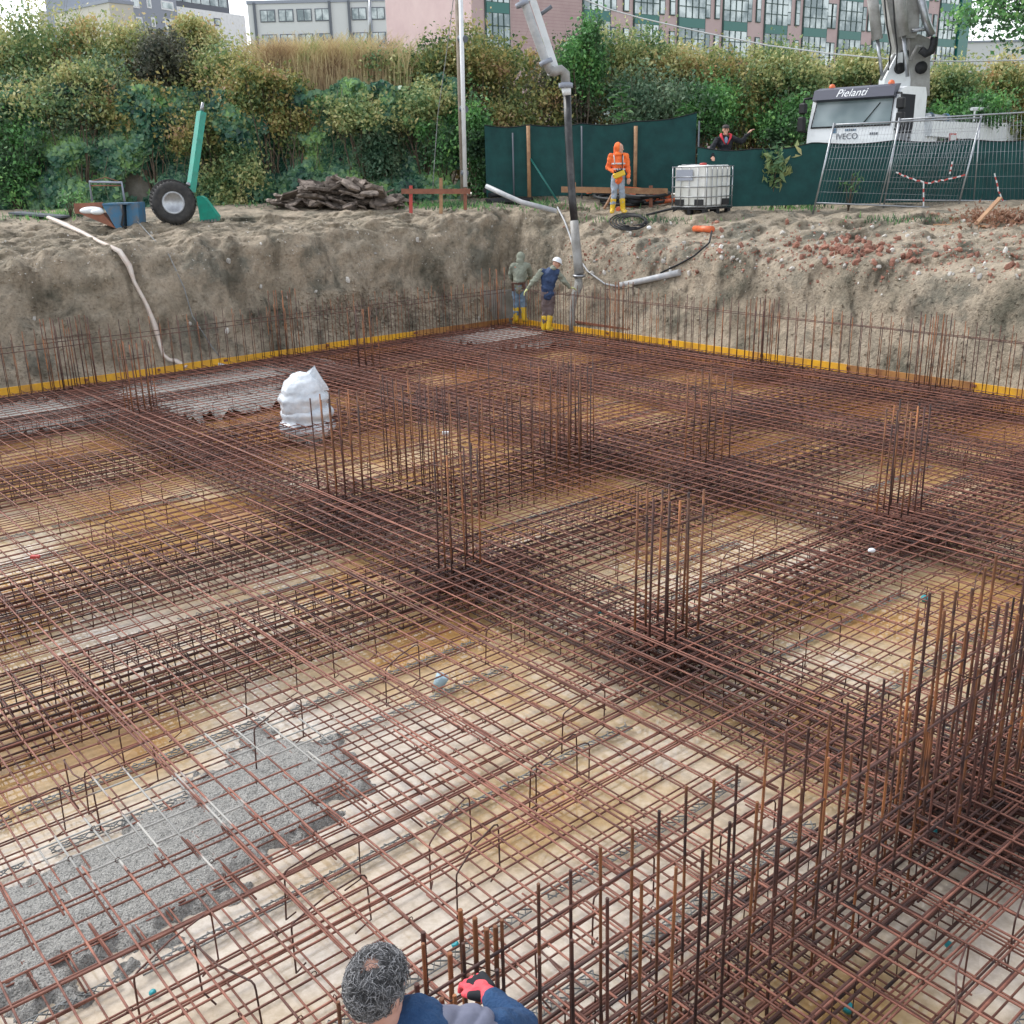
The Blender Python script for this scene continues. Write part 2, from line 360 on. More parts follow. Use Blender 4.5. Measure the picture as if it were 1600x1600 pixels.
# ---------------------------------------------------------------- rebar
def barpts(a,b,jit=.0085):
    n=max(2,int((b-a).length/1.2)); out=[]
    s=Vector((random.random()*50,random.random()*50,0))
    for i in range(n+1):
        p=a+(b-a)*(i/n); s2=s+Vector((i*.45,0,0)); p=p+Vector((noise.noise(s2),noise.noise(s2+Vector((0,9,0))),noise.noise(s2+Vector((0,0,9)))*.8))*jit*3; out.append(p)
    return out
def mat_grid(name,label,group,u0,u1,v0,v1,z,sp,r,m,ties=False):
    t=thing(name,label,'rebar mat',W((u0+u1)/2,(v0+v1)/2,z),0,group)
    UB=[];VB=[]
    def span(a,b,zz):
        MB().tube(barpts(a,b),r,6).build('bar',m,t)
    du=random.uniform(0,.05); u=u0+du
    while u<u1:
        a=v0+random.uniform(-.35,.1); b=v1+random.uniform(-.1,.4)
        j=random.uniform(-.018,.018); k=random.uniform(-.02,.02)
        span(W(u+j,a,z+r*2),W(u+k,min(b,20.7),z+r*2),z); UB.append((u+j,u+k,a,b)); u+=sp
    v=v0+random.uniform(0,.05)
    while v<v1:
        a=u0+random.uniform(-.35,.1); b=u1+random.uniform(-.1,.4)
        j=random.uniform(-.018,.018); k=random.uniform(-.02,.02)
        span(W(a,v+j,z),W(min(b,17.3),v+k,z),z); VB.append((v+j,v+k,a,b)); v+=sp
    if ties:
        mb=MB()
        for (u1_,u2_,a,b) in UB:
            for (v1_,v2_,c,d) in VB:
                f=(v1_-a)/(b-a); uu=lerp(u1_,u2_,f); vv=lerp(v1_,v2_,(uu-c)/(d-c))
                if not(0<f<1) or uu<c or uu>d or random.random()<.5: continue
                q=W(uu,vv,z+r); 
                if q.length>15 or q.y<1.5: continue
                ax=Matrix.Rotation(random.choice((.785,-.785))+random.uniform(-.2,.2),3,'Z')
                mb.tube([q+ax@Vector((0,.016*math.cos(k*1.05),.017*math.sin(k*1.05))) for k in range(6)],.0028,4,closed=True)
        o=mb.build('tie_wires','rebar_d',t); o['kind']='stuff'
    return t
TOP=[(-1.6,6.2,-.6,5.4,'upper rebar mat over the wet concrete patch and beside the bending worker'),
 (-1.2,6.1,5.2,11.1,'upper rebar mat left of the nearest column stubs, holding a red scrap'),
 (-.6,6.3,10.9,20.6,'upper rebar mat in the far left corner next to the grey poured strip'),
 (5.9,10.6,.2,5.6,'upper rebar mat in front of the tall bar cluster by the right edge'),
 (6.0,10.7,5.3,11.2,'upper rebar mat between the nearest stub column and the lift shaft bars'),
 (6.0,10.8,11.0,20.6,'upper rebar mat around the white plastic wrapped bag'),
 (10.3,17.3,1.2,5.7,'upper rebar mat at the right edge of the photo'),
 (10.2,17.3,5.4,11.1,'upper rebar mat below the right yellow boards'),
 (10.4,17.3,10.9,20.6,'upper rebar mat in the far corner at the feet of the two workers')]
for (a,b,c,d,l) in TOP:
    mat_grid('rebar_mat',l,'upper rebar mats',a,b,c,d,0,.2,.0068,'rebar',ties=(b<11))
for (a,b,c,d,l) in TOP:
    mat_grid('rebar_mat',l.replace('upper rebar mat','lower rebar mat'),'lower rebar mats',a,b,c,d,-.325,.2,.0064,'rebar')
def cage(axis,c,lo,hi,wd,label,nl=5,z0=-.31,z1=-.035,step=.2):  # cage bars use the dark rebar; shade inside the slab is in that colour
    nl+=2
    Wf=(lambda s,k,z:W(s,k,z)) if axis=='A' else (lambda s,k,z:W(k,s,z))
    t=thing('beam_cage',label,'beam cage',Wf((lo+hi)/2,c,z0),0,'beam cages tied inside the slab')
    for zz in (z0,z1,(z0+z1)/2+.02):
        for i in range(nl) if zz!=(z0+z1)/2+.02 else (0,nl-1):
            k=c-wd/2+wd*i/(nl-1)+random.uniform(-.02,.02)
            MB().tube(barpts(Wf(lo,k,zz),Wf(hi,k,zz),.004),.0095,6).build('long_bar','rebar_d',t)
    s=lo+.1; n=0
    st=max(step,(hi-lo)/95)
    while s<hi:
        j=random.uniform(-.02,.02); j2=random.uniform(-.02,.02)
        h=wd/2+.012
        pts=[Wf(s+j,c-h,z0-.012),Wf(s+j2,c-h,z1+.012),Wf(s+j2,c+h,z1+.012),Wf(s+j,c+h,z0-.012)]
        b=MB().tube(pts,.0062,5,closed=True)
        pts=[Wf(s+j+.02,c-h*.4,z0-.012),Wf(s+j2+.02,c-h*.4,z1+.012),Wf(s+j2+.02,c+h*.4,z1+.012),Wf(s+j+.02,c+h*.4,z0-.012)]
        b.tube(pts,.0062,5,closed=True)
        b.build('stirrup','rebar_d',t); s+=st
    return t
cage('A',10.2,-1.2,17.2,1.15,'dense dark beam cage running through the foot of the stub beside the bag',7)
cage('A',8.0,-1.2,17.2,.95,'dark beam cage running through the foot of the second nearest column stub',6)
cage('A',5.5,6.0,17.2,.85,'dark beam cage joining the nearest column stub to the one at right',6)
cage('A',2.5,.2,9.5,.8,'dark beam cage below the double row of upright wall bars',6)
cage('A',14.7,-.6,17.2,.8,'dark beam cage in the far left bay in front of the bag',5)
cage('A',18.3,-.6,17.2,.7,'dark beam cage beside the far grey poured strip',5)
cage('A',20.35,-.6,17.2,.5,'dark edge beam cage along the left yellow boards',5)
cage('B',6.1,2.0,20.5,1.0,'dark beam cage running from the nearest column stub to the far left stub',7)
cage('B',10.55,2.0,20.5,.95,'dark beam cage through the feet of the middle column stubs',6)
cage('B',14.0,4.0,20.5,.7,'dark beam cage crossing the far right bay',5)
cage('B',17.0,2.0,20.5,.5,'dark edge beam cage along the right yellow boards',5)
# extra lap bars on the right foreground
t=thing('lap_bars','close set bars tied along the foot of the upright wall bars in the right foreground','rebar bundle',W(4,2.5,-.02))
for k in range(13):
    vv=1.75+.135*k; zz=random.choice([-.03,-.3,-.16,.02]); MB().tube(barpts(W(.9+random.random(),vv,zz),W(9,vv+random.uniform(-.03,.03),zz)),.0062,6).build('bar','rebar' if k%3 else 'rebar_d',t)
for k in range(50):
    uu=1.2+.155*k; zz=random.choice([-.28,-.03,.02]); MB().tube(barpts(W(uu,1.7+random.uniform(-.3,.1),zz),W(uu+random.uniform(-.03,.03),3.5+random.uniform(-.2,.5),zz)),.0058,6).build('bar','rebar',t)
t=thing('lap_bars','bundle of doubled bars lying side by side in the bottom right corner','rebar bundle',W(4,1.2,-.02))
for k,vv in enumerate([1.25,1.28,1.31,.62,.66,.70,.98,1.56,1.6,.3,.34]):
    MB().tube(barpts(W(1.0+random.random(),vv,-.02-.012*(k%3)),W(8,vv+random.uniform(-.03,.03),-.02-.012*(k%3))),.009,6).build('bar','rebar' if k%2 else 'rebar_d',t)
t=thing('lap_bars','doubled lap bars running down to the right across the near bay','rebar bundle',W(4,4,.02))
for k,uu in enumerate([3.52,3.56,3.9,3.93,4.85,4.88,2.05,2.08]):
    MB().tube(barpts(W(uu,2.9+random.random()*.4,.02),W(uu+random.uniform(-.03,.03),8.4+random.random(),.02)),.0075,6).build('bar','rebar',t)
t=thing('lap_bars','doubled lap bars running left to right in front of the wet concrete','rebar bundle',W(2,4,.02))
for k,vv in enumerate([4.12,4.15,4.62,4.65,3.55]):
    MB().tube(barpts(W(-.6,vv,.005),W(5.2+random.random(),vv+random.uniform(-.03,.03),.005)),.0075,6).build('bar','rebar',t)

def ribbed(mb,a,b,r,n=8):
    a=Vector(a);b=Vector(b); L=(b-a).length; k=int(L/.011); pts=[];rs=[]
    for i in range(k*2): pts.append(a+(b-a)*(i/(k*2-1))); rs.append(r*(1.0 if i%2 else 1.22))
    return mb.tube(pts,rs,n)
def column(u,v,wu,wv,h,label,nu=4,nv=3,r=.009,rib=False,ties=(.25,1.1),hj=.05,base=True):
    t=thing('column_stub',label,'column rebar',W(u,v,FZ),0,'column starter bar cages')
    pts=[]
    for i in range(nu):
        for j in range(nv):
            if i in(0,nu-1) or j in(0,nv-1): pts.append((u-wu/2+wu*i/(nu-1),v-wv/2+wv*j/(nv-1)))
    for (a,b) in pts:
        lx,ly=random.uniform(-.02,.02),random.uniform(-.02,.02)
        hh=h+random.uniform(-hj,hj*.4)
        p0=W(a,b,-.33); p1=W(a+lx,b+ly,hh)
        m=MB()
        if rib: ribbed(m,p0,p1,r)
        else: m.tube([p0,(p0+p1)/2+Vector((random.uniform(-.006,.006),random.uniform(-.006,.006),0)),p1],r,7)
        m.build('bar','rebar_v' if random.random()<.8 else 'rebar_d',t)
    for z in ties:
        g=.012; zz=z*h/1.25
        c=[W(u-wu/2-g,v-wv/2-g,zz),W(u+wu/2+g,v-wv/2-g,zz+.01),W(u+wu/2+g,v+wv/2+g,zz),W(u-wu/2-g,v+wv/2+g,zz-.01)]
        MB().tube(c,.005,5,closed=True).build('tie','rebar_d',t)
    if base:
        for k in range(6):
            z=-.3+.055*k; g=.02+random.uniform(0,.05)
            c=[W(u-wu/2-g,v-wv/2-g,z),W(u+wu/2+g,v-wv/2-g,z),W(u+wu/2+g,v+wv/2+g,z),W(u-wu/2-g,v+wv/2+g,z)]
            MB().tube(c,.006,5,closed=True).build('tie','rebar_d',t)
        m=MB()
        for k in range(16):
            s=.95; q=random.uniform(-.5,.5)
            if k%2: m.tube([W(u-s,v+q,-.03-random.random()*.26),W(u+s,v+q+.02,-.03-random.random()*.26)],.008,5)
            else: m.tube([W(u+q,v-s,-.03-random.random()*.26),W(u+q+.02,v+s,-.03-random.random()*.26)],.008,5)
        m.build('footing_bars','rebar_d',t)
    return t
column(6.15,5.35,.42,.34,1.25,'nearest standing column stub, about ten bars with one tie near the top',4,3,.011,ties=(1.03,))
column(5.82,7.84,.36,.22,1.22,'column stub of thin bars just behind and left of the nearest one',3,3,.009)
column(6.33,10.87,.5,.42,1.22,'column stub in front of the white wrapped bag',5,3,.009,ties=(.3,))
column(10.43,5.66,.44,.30,1.25,'column stub at right with a tie a third of the way down',4,3,.010,ties=(.8,))
column(10.69,8.65,.5,.36,1.2,'sparse column stub right of centre in front of the far corner mesh',4,2,.009,ties=(1.0,))
column(10.0,10.58,.5,.36,1.25,'column stub immediately right of the lift shaft bars',5,2,.009,ties=())
column(6.27,17.42,.42,.34,1.2,'dense column stub at far left in front of the yellow board',5,3,.009,ties=(.95,))
column(11.31,18.19,.5,.3,1.2,'column stub behind the white bag near the left yellow board',4,2,.010,ties=())
column(16.95,12.43,.45,.3,1.3,'column stub rising against the right yellow board near a blue rag',4,2,.009,ties=())
column(16.95,16.4,.55,.3,1.35,'rusty column stub below the grey pipe on the bank',5,2,.009,ties=(1.1,))
column(16.97,8.88,.5,.3,1.3,'column stub at far right against the yellow board',4,2,.009,ties=())
column(10.64,20.3,.5,.25,1.45,'tall column stub on the left yellow board line, left of centre',4,2,.009,ties=())
column(6.09,20.3,.8,.2,1.35,'wide column stub at the far left on the yellow board line',6,2,.009,ties=(.9,))
column(16.5,20.3,.45,.3,1.45,'column stub in the far corner left of the workers',3,2,.010,ties=())
column(5.85,2.55,.95,.38,1.35,'large cluster of tall dark column bars at the right edge of the photo',7,3,.0088,rib=True,ties=(.9,.5),hj=.14)

def curtain(p0,p1,h,label,sp=.2,hz=(.8,),r=.007,group='rows of upright starter bars',hj=.05,hr=.007,z0=-.3,lean=.015,rib=False):
    t=thing('starter_bar_row',label,'starter bars',p0,0,group)
    a,b=Vector(p0),Vector(p1); L=(b-a).length; n=int(L/sp)
    for i in range(n+1):
        p=a+(b-a)*(i*sp/L); q=p+Vector((random.uniform(-lean,lean),random.uniform(-lean,lean),0))
        m=MB(); pa=(p.x,p.y,z0); pb=Vector((q.x,q.y,h+random.uniform(-hj,hj)))
        if rib: ribbed(m,pa,pb,r)
        else: m.tube([pa,pb],r,6)
        m.build('bar','rebar_v' if random.random()<.65 else 'rebar_d',t)
    for z in hz:
        MB().tube(barpts(a+Vector((0,0,z)),b+Vector((0,0,z+.02)),.006),hr,6).build('horizontal_bar','rebar_d',t)
    return t
curtain(W(2.0,20.62),W(17.0,20.62),1.12,'back row of upright bars just inside the left yellow board',.2,(.85,))
curtain(W(2.1,20.32),W(16.9,20.32),1.02,'front row of upright bars just inside the left yellow board',.2,(.8,))
curtain(W(17.28,20.3),W(17.28,4),1.15,'back row of upright bars just inside the right yellow board',.2,(.88,))
curtain(W(17.0,20.1),W(17.0,4),1.05,'front row of upright bars just inside the right yellow board',.2,(.9,))
curtain(W(7.2,9.4),W(7.2,11.4),1.25,'near row of the lift shaft, closest to the stub in front of the bag',.17,(1.0,),.008)
curtain(W(7.42,9.5),W(7.42,11.3),1.2,'second row of the lift shaft just inside the near row',.2,(.95,),.008)
curtain(W(7.2,9.4),W(9.2,9.4),1.2,'right hand row of the lift shaft, toward the right stub',.2,(.9,),.008)
curtain(W(9.3,9.5),W(9.3,11.4),1.2,'far row of the lift shaft facing the far corner',.2,(.9,),.008)
curtain(W(7.4,11.5),W(9.3,11.5),1.2,'left hand row of the lift shaft toward the bag',.2,(.9,),.008)
curtain(W(1.35,2.66),W(7.6,2.66),1.0,'back row of upright bars in the right foreground, with a long grey bar tied across',.19,(.79,.45,.1),.0068,hj=.06,hr=.007,rib=True)
curtain(W(1.3,2.38),W(7.6,2.38),1.0,'front row of upright bars in the right foreground, with orange rusted tips',.19,(.79,.4,.06),.0068,hj=.06,hr=.007,rib=True)

# bent bar chairs
def chair_mesh():
    L=.52; h=.345; pts=[(0,.12,-h),(0,0,-h+.02),(0,0,-.03),(0,.012,-.006),(.012,.03,0),(.03,L*.5,-.004),(0,L-.03,0),(0,L-.006,-.01),(0,L,-.04),(.0,L+.01,-h+.02),(.04,L-.08,-h)]
    return MB().tube(pts,.0055,6)
ch0=None; grp='bent bar chairs propping the upper mat'
used=[]
def add_chair(u,v):
    global ch0
    p=W(u,v,.02)
    if ch0 is None:
        ch0=chair_mesh().build('rebar_chair','rebar_d',None); tag(ch0,'bent dark rebar chair standing under the upper mat',"rebar chair",grp); o=ch0
    else: o=ch0.copy(); col.objects.link(o)
    o.location=p; o.rotation_euler=(random.uniform(-.05,.05),0,AA-math.pi/2+math.pi+random.uniform(-.25,.25)+ (math.pi/2 if random.random()<.2 else 0)-math.pi/2*0)
for v in [3.35,4.25,4.75,6.4,7.0,12.0,13.0,16.2,17.2]:
    u=.2+random.random()*.5
    while u<16.6:
        if not any(abs(u-c)<.6 for c in (6.1,10.5)) or v<2:
            add_chair(u+random.uniform(-.15,.15),v+random.uniform(-.25,.25))
        u+=random.uniform(.75,1.15)
for v in (1.0,.3,1.8):
    for u in (3,4.1,5.2,6.3): add_chair(u+random.random()*.4,v)

# mortar spacers on the floor
def spacer(u0,u1,v):
    L=u1-u0; n=int(L/.05); m=MB(); a=[];b=[];z=[]
    for i in range(n+1):
        s=u0+L*i/n; w=.012*noise.noise(Vector((s,v,3)))*3
        a.append(W(s,v-.032+w,FZ+.03)); b.append(W(s,v+.032+w,FZ+.03)); z.append(W(s,v+(.032 if i%2 else -.032)+w,FZ+(.03 if i%2 else .045)))
    m.tube(a,.005,5); m.tube(b,.005,5); m.tube(z,.0055,5)
    z2=[W(UV(q)[0],2*v-UV(q)[1]+2*w*0,q.z) for q in z]; m.tube(z2,.0045,5)
    o=m.build('mesh_spacer','spacer'); tag(o,'grey latticed spacer strip lying on the floor under the lower mat','spacer strip','grey spacer strips on the pit floor')
for v in [3.2,3.85,4.85,6.3,6.9,9.2,12.1,13.1,1.5,.8,16.5]:
    for (a,b) in ((-.8,1.2),(1.25,3.2),(3.3,5.2),(6.9,9.2),(11.4,13.6)):
        spacer(a+random.uniform(-.1,.1),b+random.uniform(-.1,.05),v+random.uniform(-.04,.04))

# wet concrete
def blob(name,poly,ztop,label,res=.05,rough=.05,slope=.25,m='conc'):
    # polygon in uv; height from distance to the edge
    import itertools
    us=[p[0] for p in poly]; vs_=[p[1] for p in poly]
    def inside(u,v):
        c=False; n=len(poly)
        for i in range(n):
            (x1,y1),(x2,y2)=poly[i],poly[(i+1)%n]
            if (y1>v)!=(y2>v) and u<(x2-x1)*(v-y1)/(y2-y1)+x1: c=not c
        return c
    def dist(u,v):
        d=9
        for i in range(len(poly)):
            (x1,y1),(x2,y2)=poly[i],poly[(i+1)%len(poly)]; l=(x2-x1)**2+(y2-y1)**2; t=max(0,min(1,((u-x1)*(x2-x1)+(v-y1)*(y2-y1))/l)); d=min(d,math.hypot(u-x1-t*(x2-x1),v-y1-t*(y2-y1)))
        return d
    u0,u1,v0,v1=min(us)-.3,max(us)+.3,min(vs_)-.3,max(vs_)+.3; nu=int((u1-u0)/res); nv=int((v1-v0)/res); idx={}; V=[];F=[]
    for j in range(nv+1):
        for i in range(nu+1):
            u=u0+res*i; v=v0+res*j; s=dist(u,v)*(1 if inside(u,v) else -1)
            q=Vector((u,v,0)); s+=.2*noise.fractal(q*3,.8,2,5)
            if s>-.06:
                h=(ztop-FZ)*(1-math.exp(-max(0,s+.02)/slope*1.8)); h+=(noise.fractal(q*22,.7,2,4)*.8+.8*noise.fractal(q*5.3,1,2,3))*rough*min(1,max(0,s)/.1+.2)
                idx[i,j]=len(V); V.append(W(u,v,FZ-.02+max(0,h)+.01))
    for j in range(nv):
        for i in range(nu):
            k=[(i,j),(i+1,j),(i+1,j+1),(i,j+1)]
            if all(q in idx for q in k): F.append(tuple(idx[q] for q in k))
    o=MB().add(V,F,True).build(name,m); tag(o,label,'wet concrete',kind='stuff'); return o
def uvs(pxs,z): return [UV(G(x,y,z)) for x,y in pxs]
zc=-.27
blob('wet_concrete',uvs([(-120,1400),(0,1360),(130,1310),(250,1250),(310,1190),(400,1130),(490,1130),(545,1150),(570,1205),(520,1265),(400,1330),(340,1390),(260,1450),(130,1520),(0,1570),(-120,1600)],zc),-.285,'lumpy patch of fresh grey concrete poured through the mesh at lower left',.016,.017,.2)
blob('wet_concrete',[(1.5,18.75),(1.5,20.9),(11.6,20.9),(11.8,20.0),(10.3,19.6),(10.0,18.6),(8.9,17.3),(7.1,17.2),(6.4,18.3)],-.13,'long strip of fresh grey concrete poured along the left yellow board',.08,.03,.2)
blob('wet_concrete',[(14.2,20.9),(17.5,20.9),(17.5,18.0),(16.4,18.4),(15.2,20.0)],-.03,'fresh grey concrete heap in the far corner round the yellow boots of the workers',.08,.04,.2)
#PART2
# ================================================================ terrain picking
from mathutils.bvhtree import BVHTree
_eb=bpy.data.objects['earth_bank']
_bv=BVHTree.FromPolygons([v.co[:] for v in _eb.data.vertices],[tuple(p.vertices) for p in _eb.data.polygons])
CAMP=Vector((0,0,H))
def T(px,py,off=0.0,strict=False):
    r=ray(px,py).normalized(); h=_bv.ray_cast(CAMP,r)
    if h[0] is None: return None if strict else G(px,py,2.9)
    return h[0]+(h[1] if h[1].z>0 or h[1].y<0 else -h[1])*off
def zt(x,y):
    h=_bv.ray_cast(Vector((x,y,20)),Vector((0,0,-1))); return h[0].z if h[0] else 3.0
def onrow(px,Y):
    p=P(px,300,Y); return Vector((p.x,Y,zt(p.x,Y)))

# ================================================================ vegetation
def leafcloud(name,pts,size,m,parent=None,droop=.3,nrm=None,asp=.62,vary=.6):
    n=len(pts); a=rng.normal(size=(n,3)); 
    if nrm is not None: a-= (a@nrm)[:,None]*nrm*.75
    a[:,2]-=droop; a/=np.linalg.norm(a,axis=1)[:,None]
    b=rng.normal(size=(n,3))
    if nrm is not None: b-=(b@nrm)[:,None]*nrm*.6
    b=np.cross(a,b); 
    if nrm is not None:
        c=np.cross(a,np.broadcast_to(nrm,a.shape)+rng.normal(size=(n,3))*.45); b=c
    b/=np.linalg.norm(b,axis=1)[:,None]+1e-9
    s=size*(1+vary*rng.uniform(-1,1,size=(n,1)))
    up=np.cross(a,b)*s*.12
    v=np.stack([pts-a*s*.5,pts+b*s*asp*.5-a*s*.08+up,pts+a*s*.55,pts-b*s*asp*.5-a*s*.08+up],axis=1)
    if parent is not None:
        v=v-np.array(parent.location)[None,None,:]
    return quads(name,v,m,4,parent)
G1=(.03,.08,.045);G2=(.055,.125,.06);G3=(.11,.19,.08);G4=(.20,.26,.11);Y1=(.34,.34,.14);Y2=(.44,.40,.20);O1=(.48,.29,.14);O2=(.30,.19,.11);B1=(.08,.065,.055);GG=(.13,.19,.12)
M['lf_ivy']=leafmat('ivy leaves',[(0.011,0.038,0.032),(0.022,0.080,0.056),(0.056,0.152,0.088),(0.144,0.256,0.144),(0.224,0.384,0.128)],.33)
M['lf_yg']=leafmat('yellow green leaves',[G2,G3,G4,Y1,Y2])
M['lf_ol']=leafmat('olive leaves',[(0.032,0.072,0.032),(0.080,0.128,0.048),(0.176,0.208,0.072),(0.320,0.272,0.096),O2])
M['lf_au']=leafmat('autumn leaves',[G3,G4,Y1,Y2,O1])
M['lf_dk']=leafmat('dark twiggy leaves',[(.03,.045,.035),(.06,.07,.05),(.09,.09,.065),(.12,.14,.08),(.18,.19,.1)])
M['lf_gg']=leafmat('grey green leaves',[G1,(0.064,0.128,0.072),GG,(0.224,0.320,0.176)])
M['lf_gr']=leafmat('fresh green leaves',[(.03,.07,.04),(.055,.11,.05),(0.096,0.256,0.080),(0.208,0.384,0.112)])
M['bark']=mat('bark',(.09,.07,.05),.9,0,(.16,.12,.09),8,.5,40)
M['straw']=leafmat('dry grass',[(.22,.15,.09),(.33,.24,.14),(.42,.34,.20),(.46,.40,.22),(.24,.27,.12)],.8)
def clumppts(c,rad,n,k=14,shell=.55):
    c=np.array(c); rad=np.array(rad)
    d=rng.normal(size=(k,3)); d/=np.linalg.norm(d,axis=1)[:,None]; d*=rng.uniform(.35,.95,size=(k,1)); cc=d*rad*.85
    cr=rng.uniform(.25,.62,size=k)
    w=cr**2; w/=w.sum(); ix=rng.choice(k,n,p=w)
    q=rng.normal(size=(n,3)); q/=np.linalg.norm(q,axis=1)[:,None]; q*=(rng.uniform(0,1,size=(n,1))**.45)*(1+.38*rng.normal(size=(n,1)).clip(-1,2))
    return c+cc[ix]+q*cr[ix][:,None]*rad*1.05, c+cc
def shrub(px,py,wpx,hpx,Y,m,label,n=8000,ls=.10,zb=None,name='shrub',cat='shrub',asp=.6,droop=.3):
    c=P(px,py,Y); s=Y*.97/1605; rx,rz=wpx*s/2,hpx*s/2
    zb=zb if zb is not None else (5.95 if (Y>33.7 and c.x<-1.8) else 2.9)
    t=thing(name,label,cat,(c.x,c.y,zb))
    pts,cc=clumppts(c,(rx,min(rx,1.3),rz),n)
    leafcloud('crown',pts,ls,m,t,droop,asp=asp)
    mb=MB(); base=Vector((c.x,c.y,zb))
    for q in cc[:11]:
        q=Vector(q); b0=base+Vector((random.uniform(-.15,.15),random.uniform(-.1,.1),0)); md=b0.lerp(q,.55)+Vector((random.uniform(-.2,.2),random.uniform(-.15,.15),.1))
        mb.tube([b0,md,q,q+(q-md).normalized()*.5*rz],[.03,.018,.010,.003],5)
        for _ in range(4):
            e=q+Vector((random.uniform(-1,1)*rx*.5,random.uniform(-.4,.4),random.uniform(-.1,.7)*rz)); mb.tube([md.lerp(q,random.random()),e],[.008,.002],4)
    mb.build('stems','bark',t)
    return t
# retaining wall with ivy
tw=MB().box((-19.6,33.6,4.4),(35.7,.3,3.15)).build('retaining_wall','lwall'); tag(tw,'tall stained concrete retaining wall buried under ivy, left half of the background','wall')
def wallpts(n,x0,x1,z0,z1,y,amp):
    X=rng.uniform(x0,x1,n); Z=z0+(z1-z0)*rng.uniform(0,1,n)**.95
    nz=np.array([noise.fractal(Vector((x*.7,0,z*.8)),1,2,3) for x,z in zip(X,Z)])
    Yv=y-.18-amp*(nz+.45).clip(0,1)*rng.uniform(.35,1.0,n)
    return np.stack([X,Yv,Z],1),nz
pts,nz=wallpts(110000,-21,-1.35,2.85,6.7,33.45,1.0)
topz=np.array([6.25+.45*noise.fractal(Vector((x*.8,3,1)),1,2,3) for x in pts[:,0]])
keep=(nz>-.62)&(pts[:,2]<topz)
for (bx,by,r1,r2) in ((218,292,26,24),(580,160,18,8),(115,385,0,0),(500,290,22,10),(712,275,10,18)):
    if r1:
        c=P(bx,by,33.4); keep&=~(((pts[:,0]-c.x)/(r1*.02))**2+((pts[:,2]-c.z)/(r2*.02))**2<rng.uniform(.5,1.2,len(pts)))
iv=leafcloud('ivy',pts[keep],.145,'lf_ivy',None,.5,np.array([0,-1.,.25]),asp=.85); tag(iv,'glossy dark green ivy covering the retaining wall','ivy',kind='stuff')
# hanging stems of ivy
mb=MB()
for i in range(150):
    x=random.uniform(-16,-1.6); z=random.uniform(4.4,6.2); y=33.0-random.random()*.3; p=[Vector((x,y,z))]
    for k in range(5): p.append(p[-1]+Vector((random.uniform(-.14,.14),random.uniform(-.05,.05),-random.uniform(.15,.4))))
    mb.tube(p,[.009,.008,.007,.006,.005,.003],4)
o=mb.build('hanging_stems',mat('dead stems',(.22,.17,.11),.9)); tag(o,'bare dry stems hanging down over the ivy','dry stems',kind='stuff')
# thicket filling behind
prof=[(-200,30),(0,48),(100,45),(200,75),(300,85),(400,95),(500,100),(600,92),(700,62),(800,62),(900,60),(1000,62),(1100,78),(1200,92),(1300,100),(1400,104),(1500,105),(1600,98),(1800,90)]
def topy(px):
    for (a,b),(c,d) in zip(prof,prof[1:]):
        if a<=px<=c: return lerp(b,d,(px-a)/(c-a))
    return 90
pts=[]
for i in range(60000):
    px=random.uniform(-180,1780); Y=random.uniform(35.5,37.5); zb=3.0 if px>700 else 5.9
    zt_=P(px,topy(px)+14,Y).z+.55*noise.fractal(Vector((px*.018,Y,0)),1,2,3)
    z=zb+(zt_-zb)*random.random()**.8; p=P(px,100,Y); pts.append((p.x,Y,z))
o=leafcloud('thicket',np.array(pts),.17,'lf_ol'); tag(o,'mixed olive and brown thicket closing the view behind the wall and fence','thicket',kind='stuff')
pts=[]
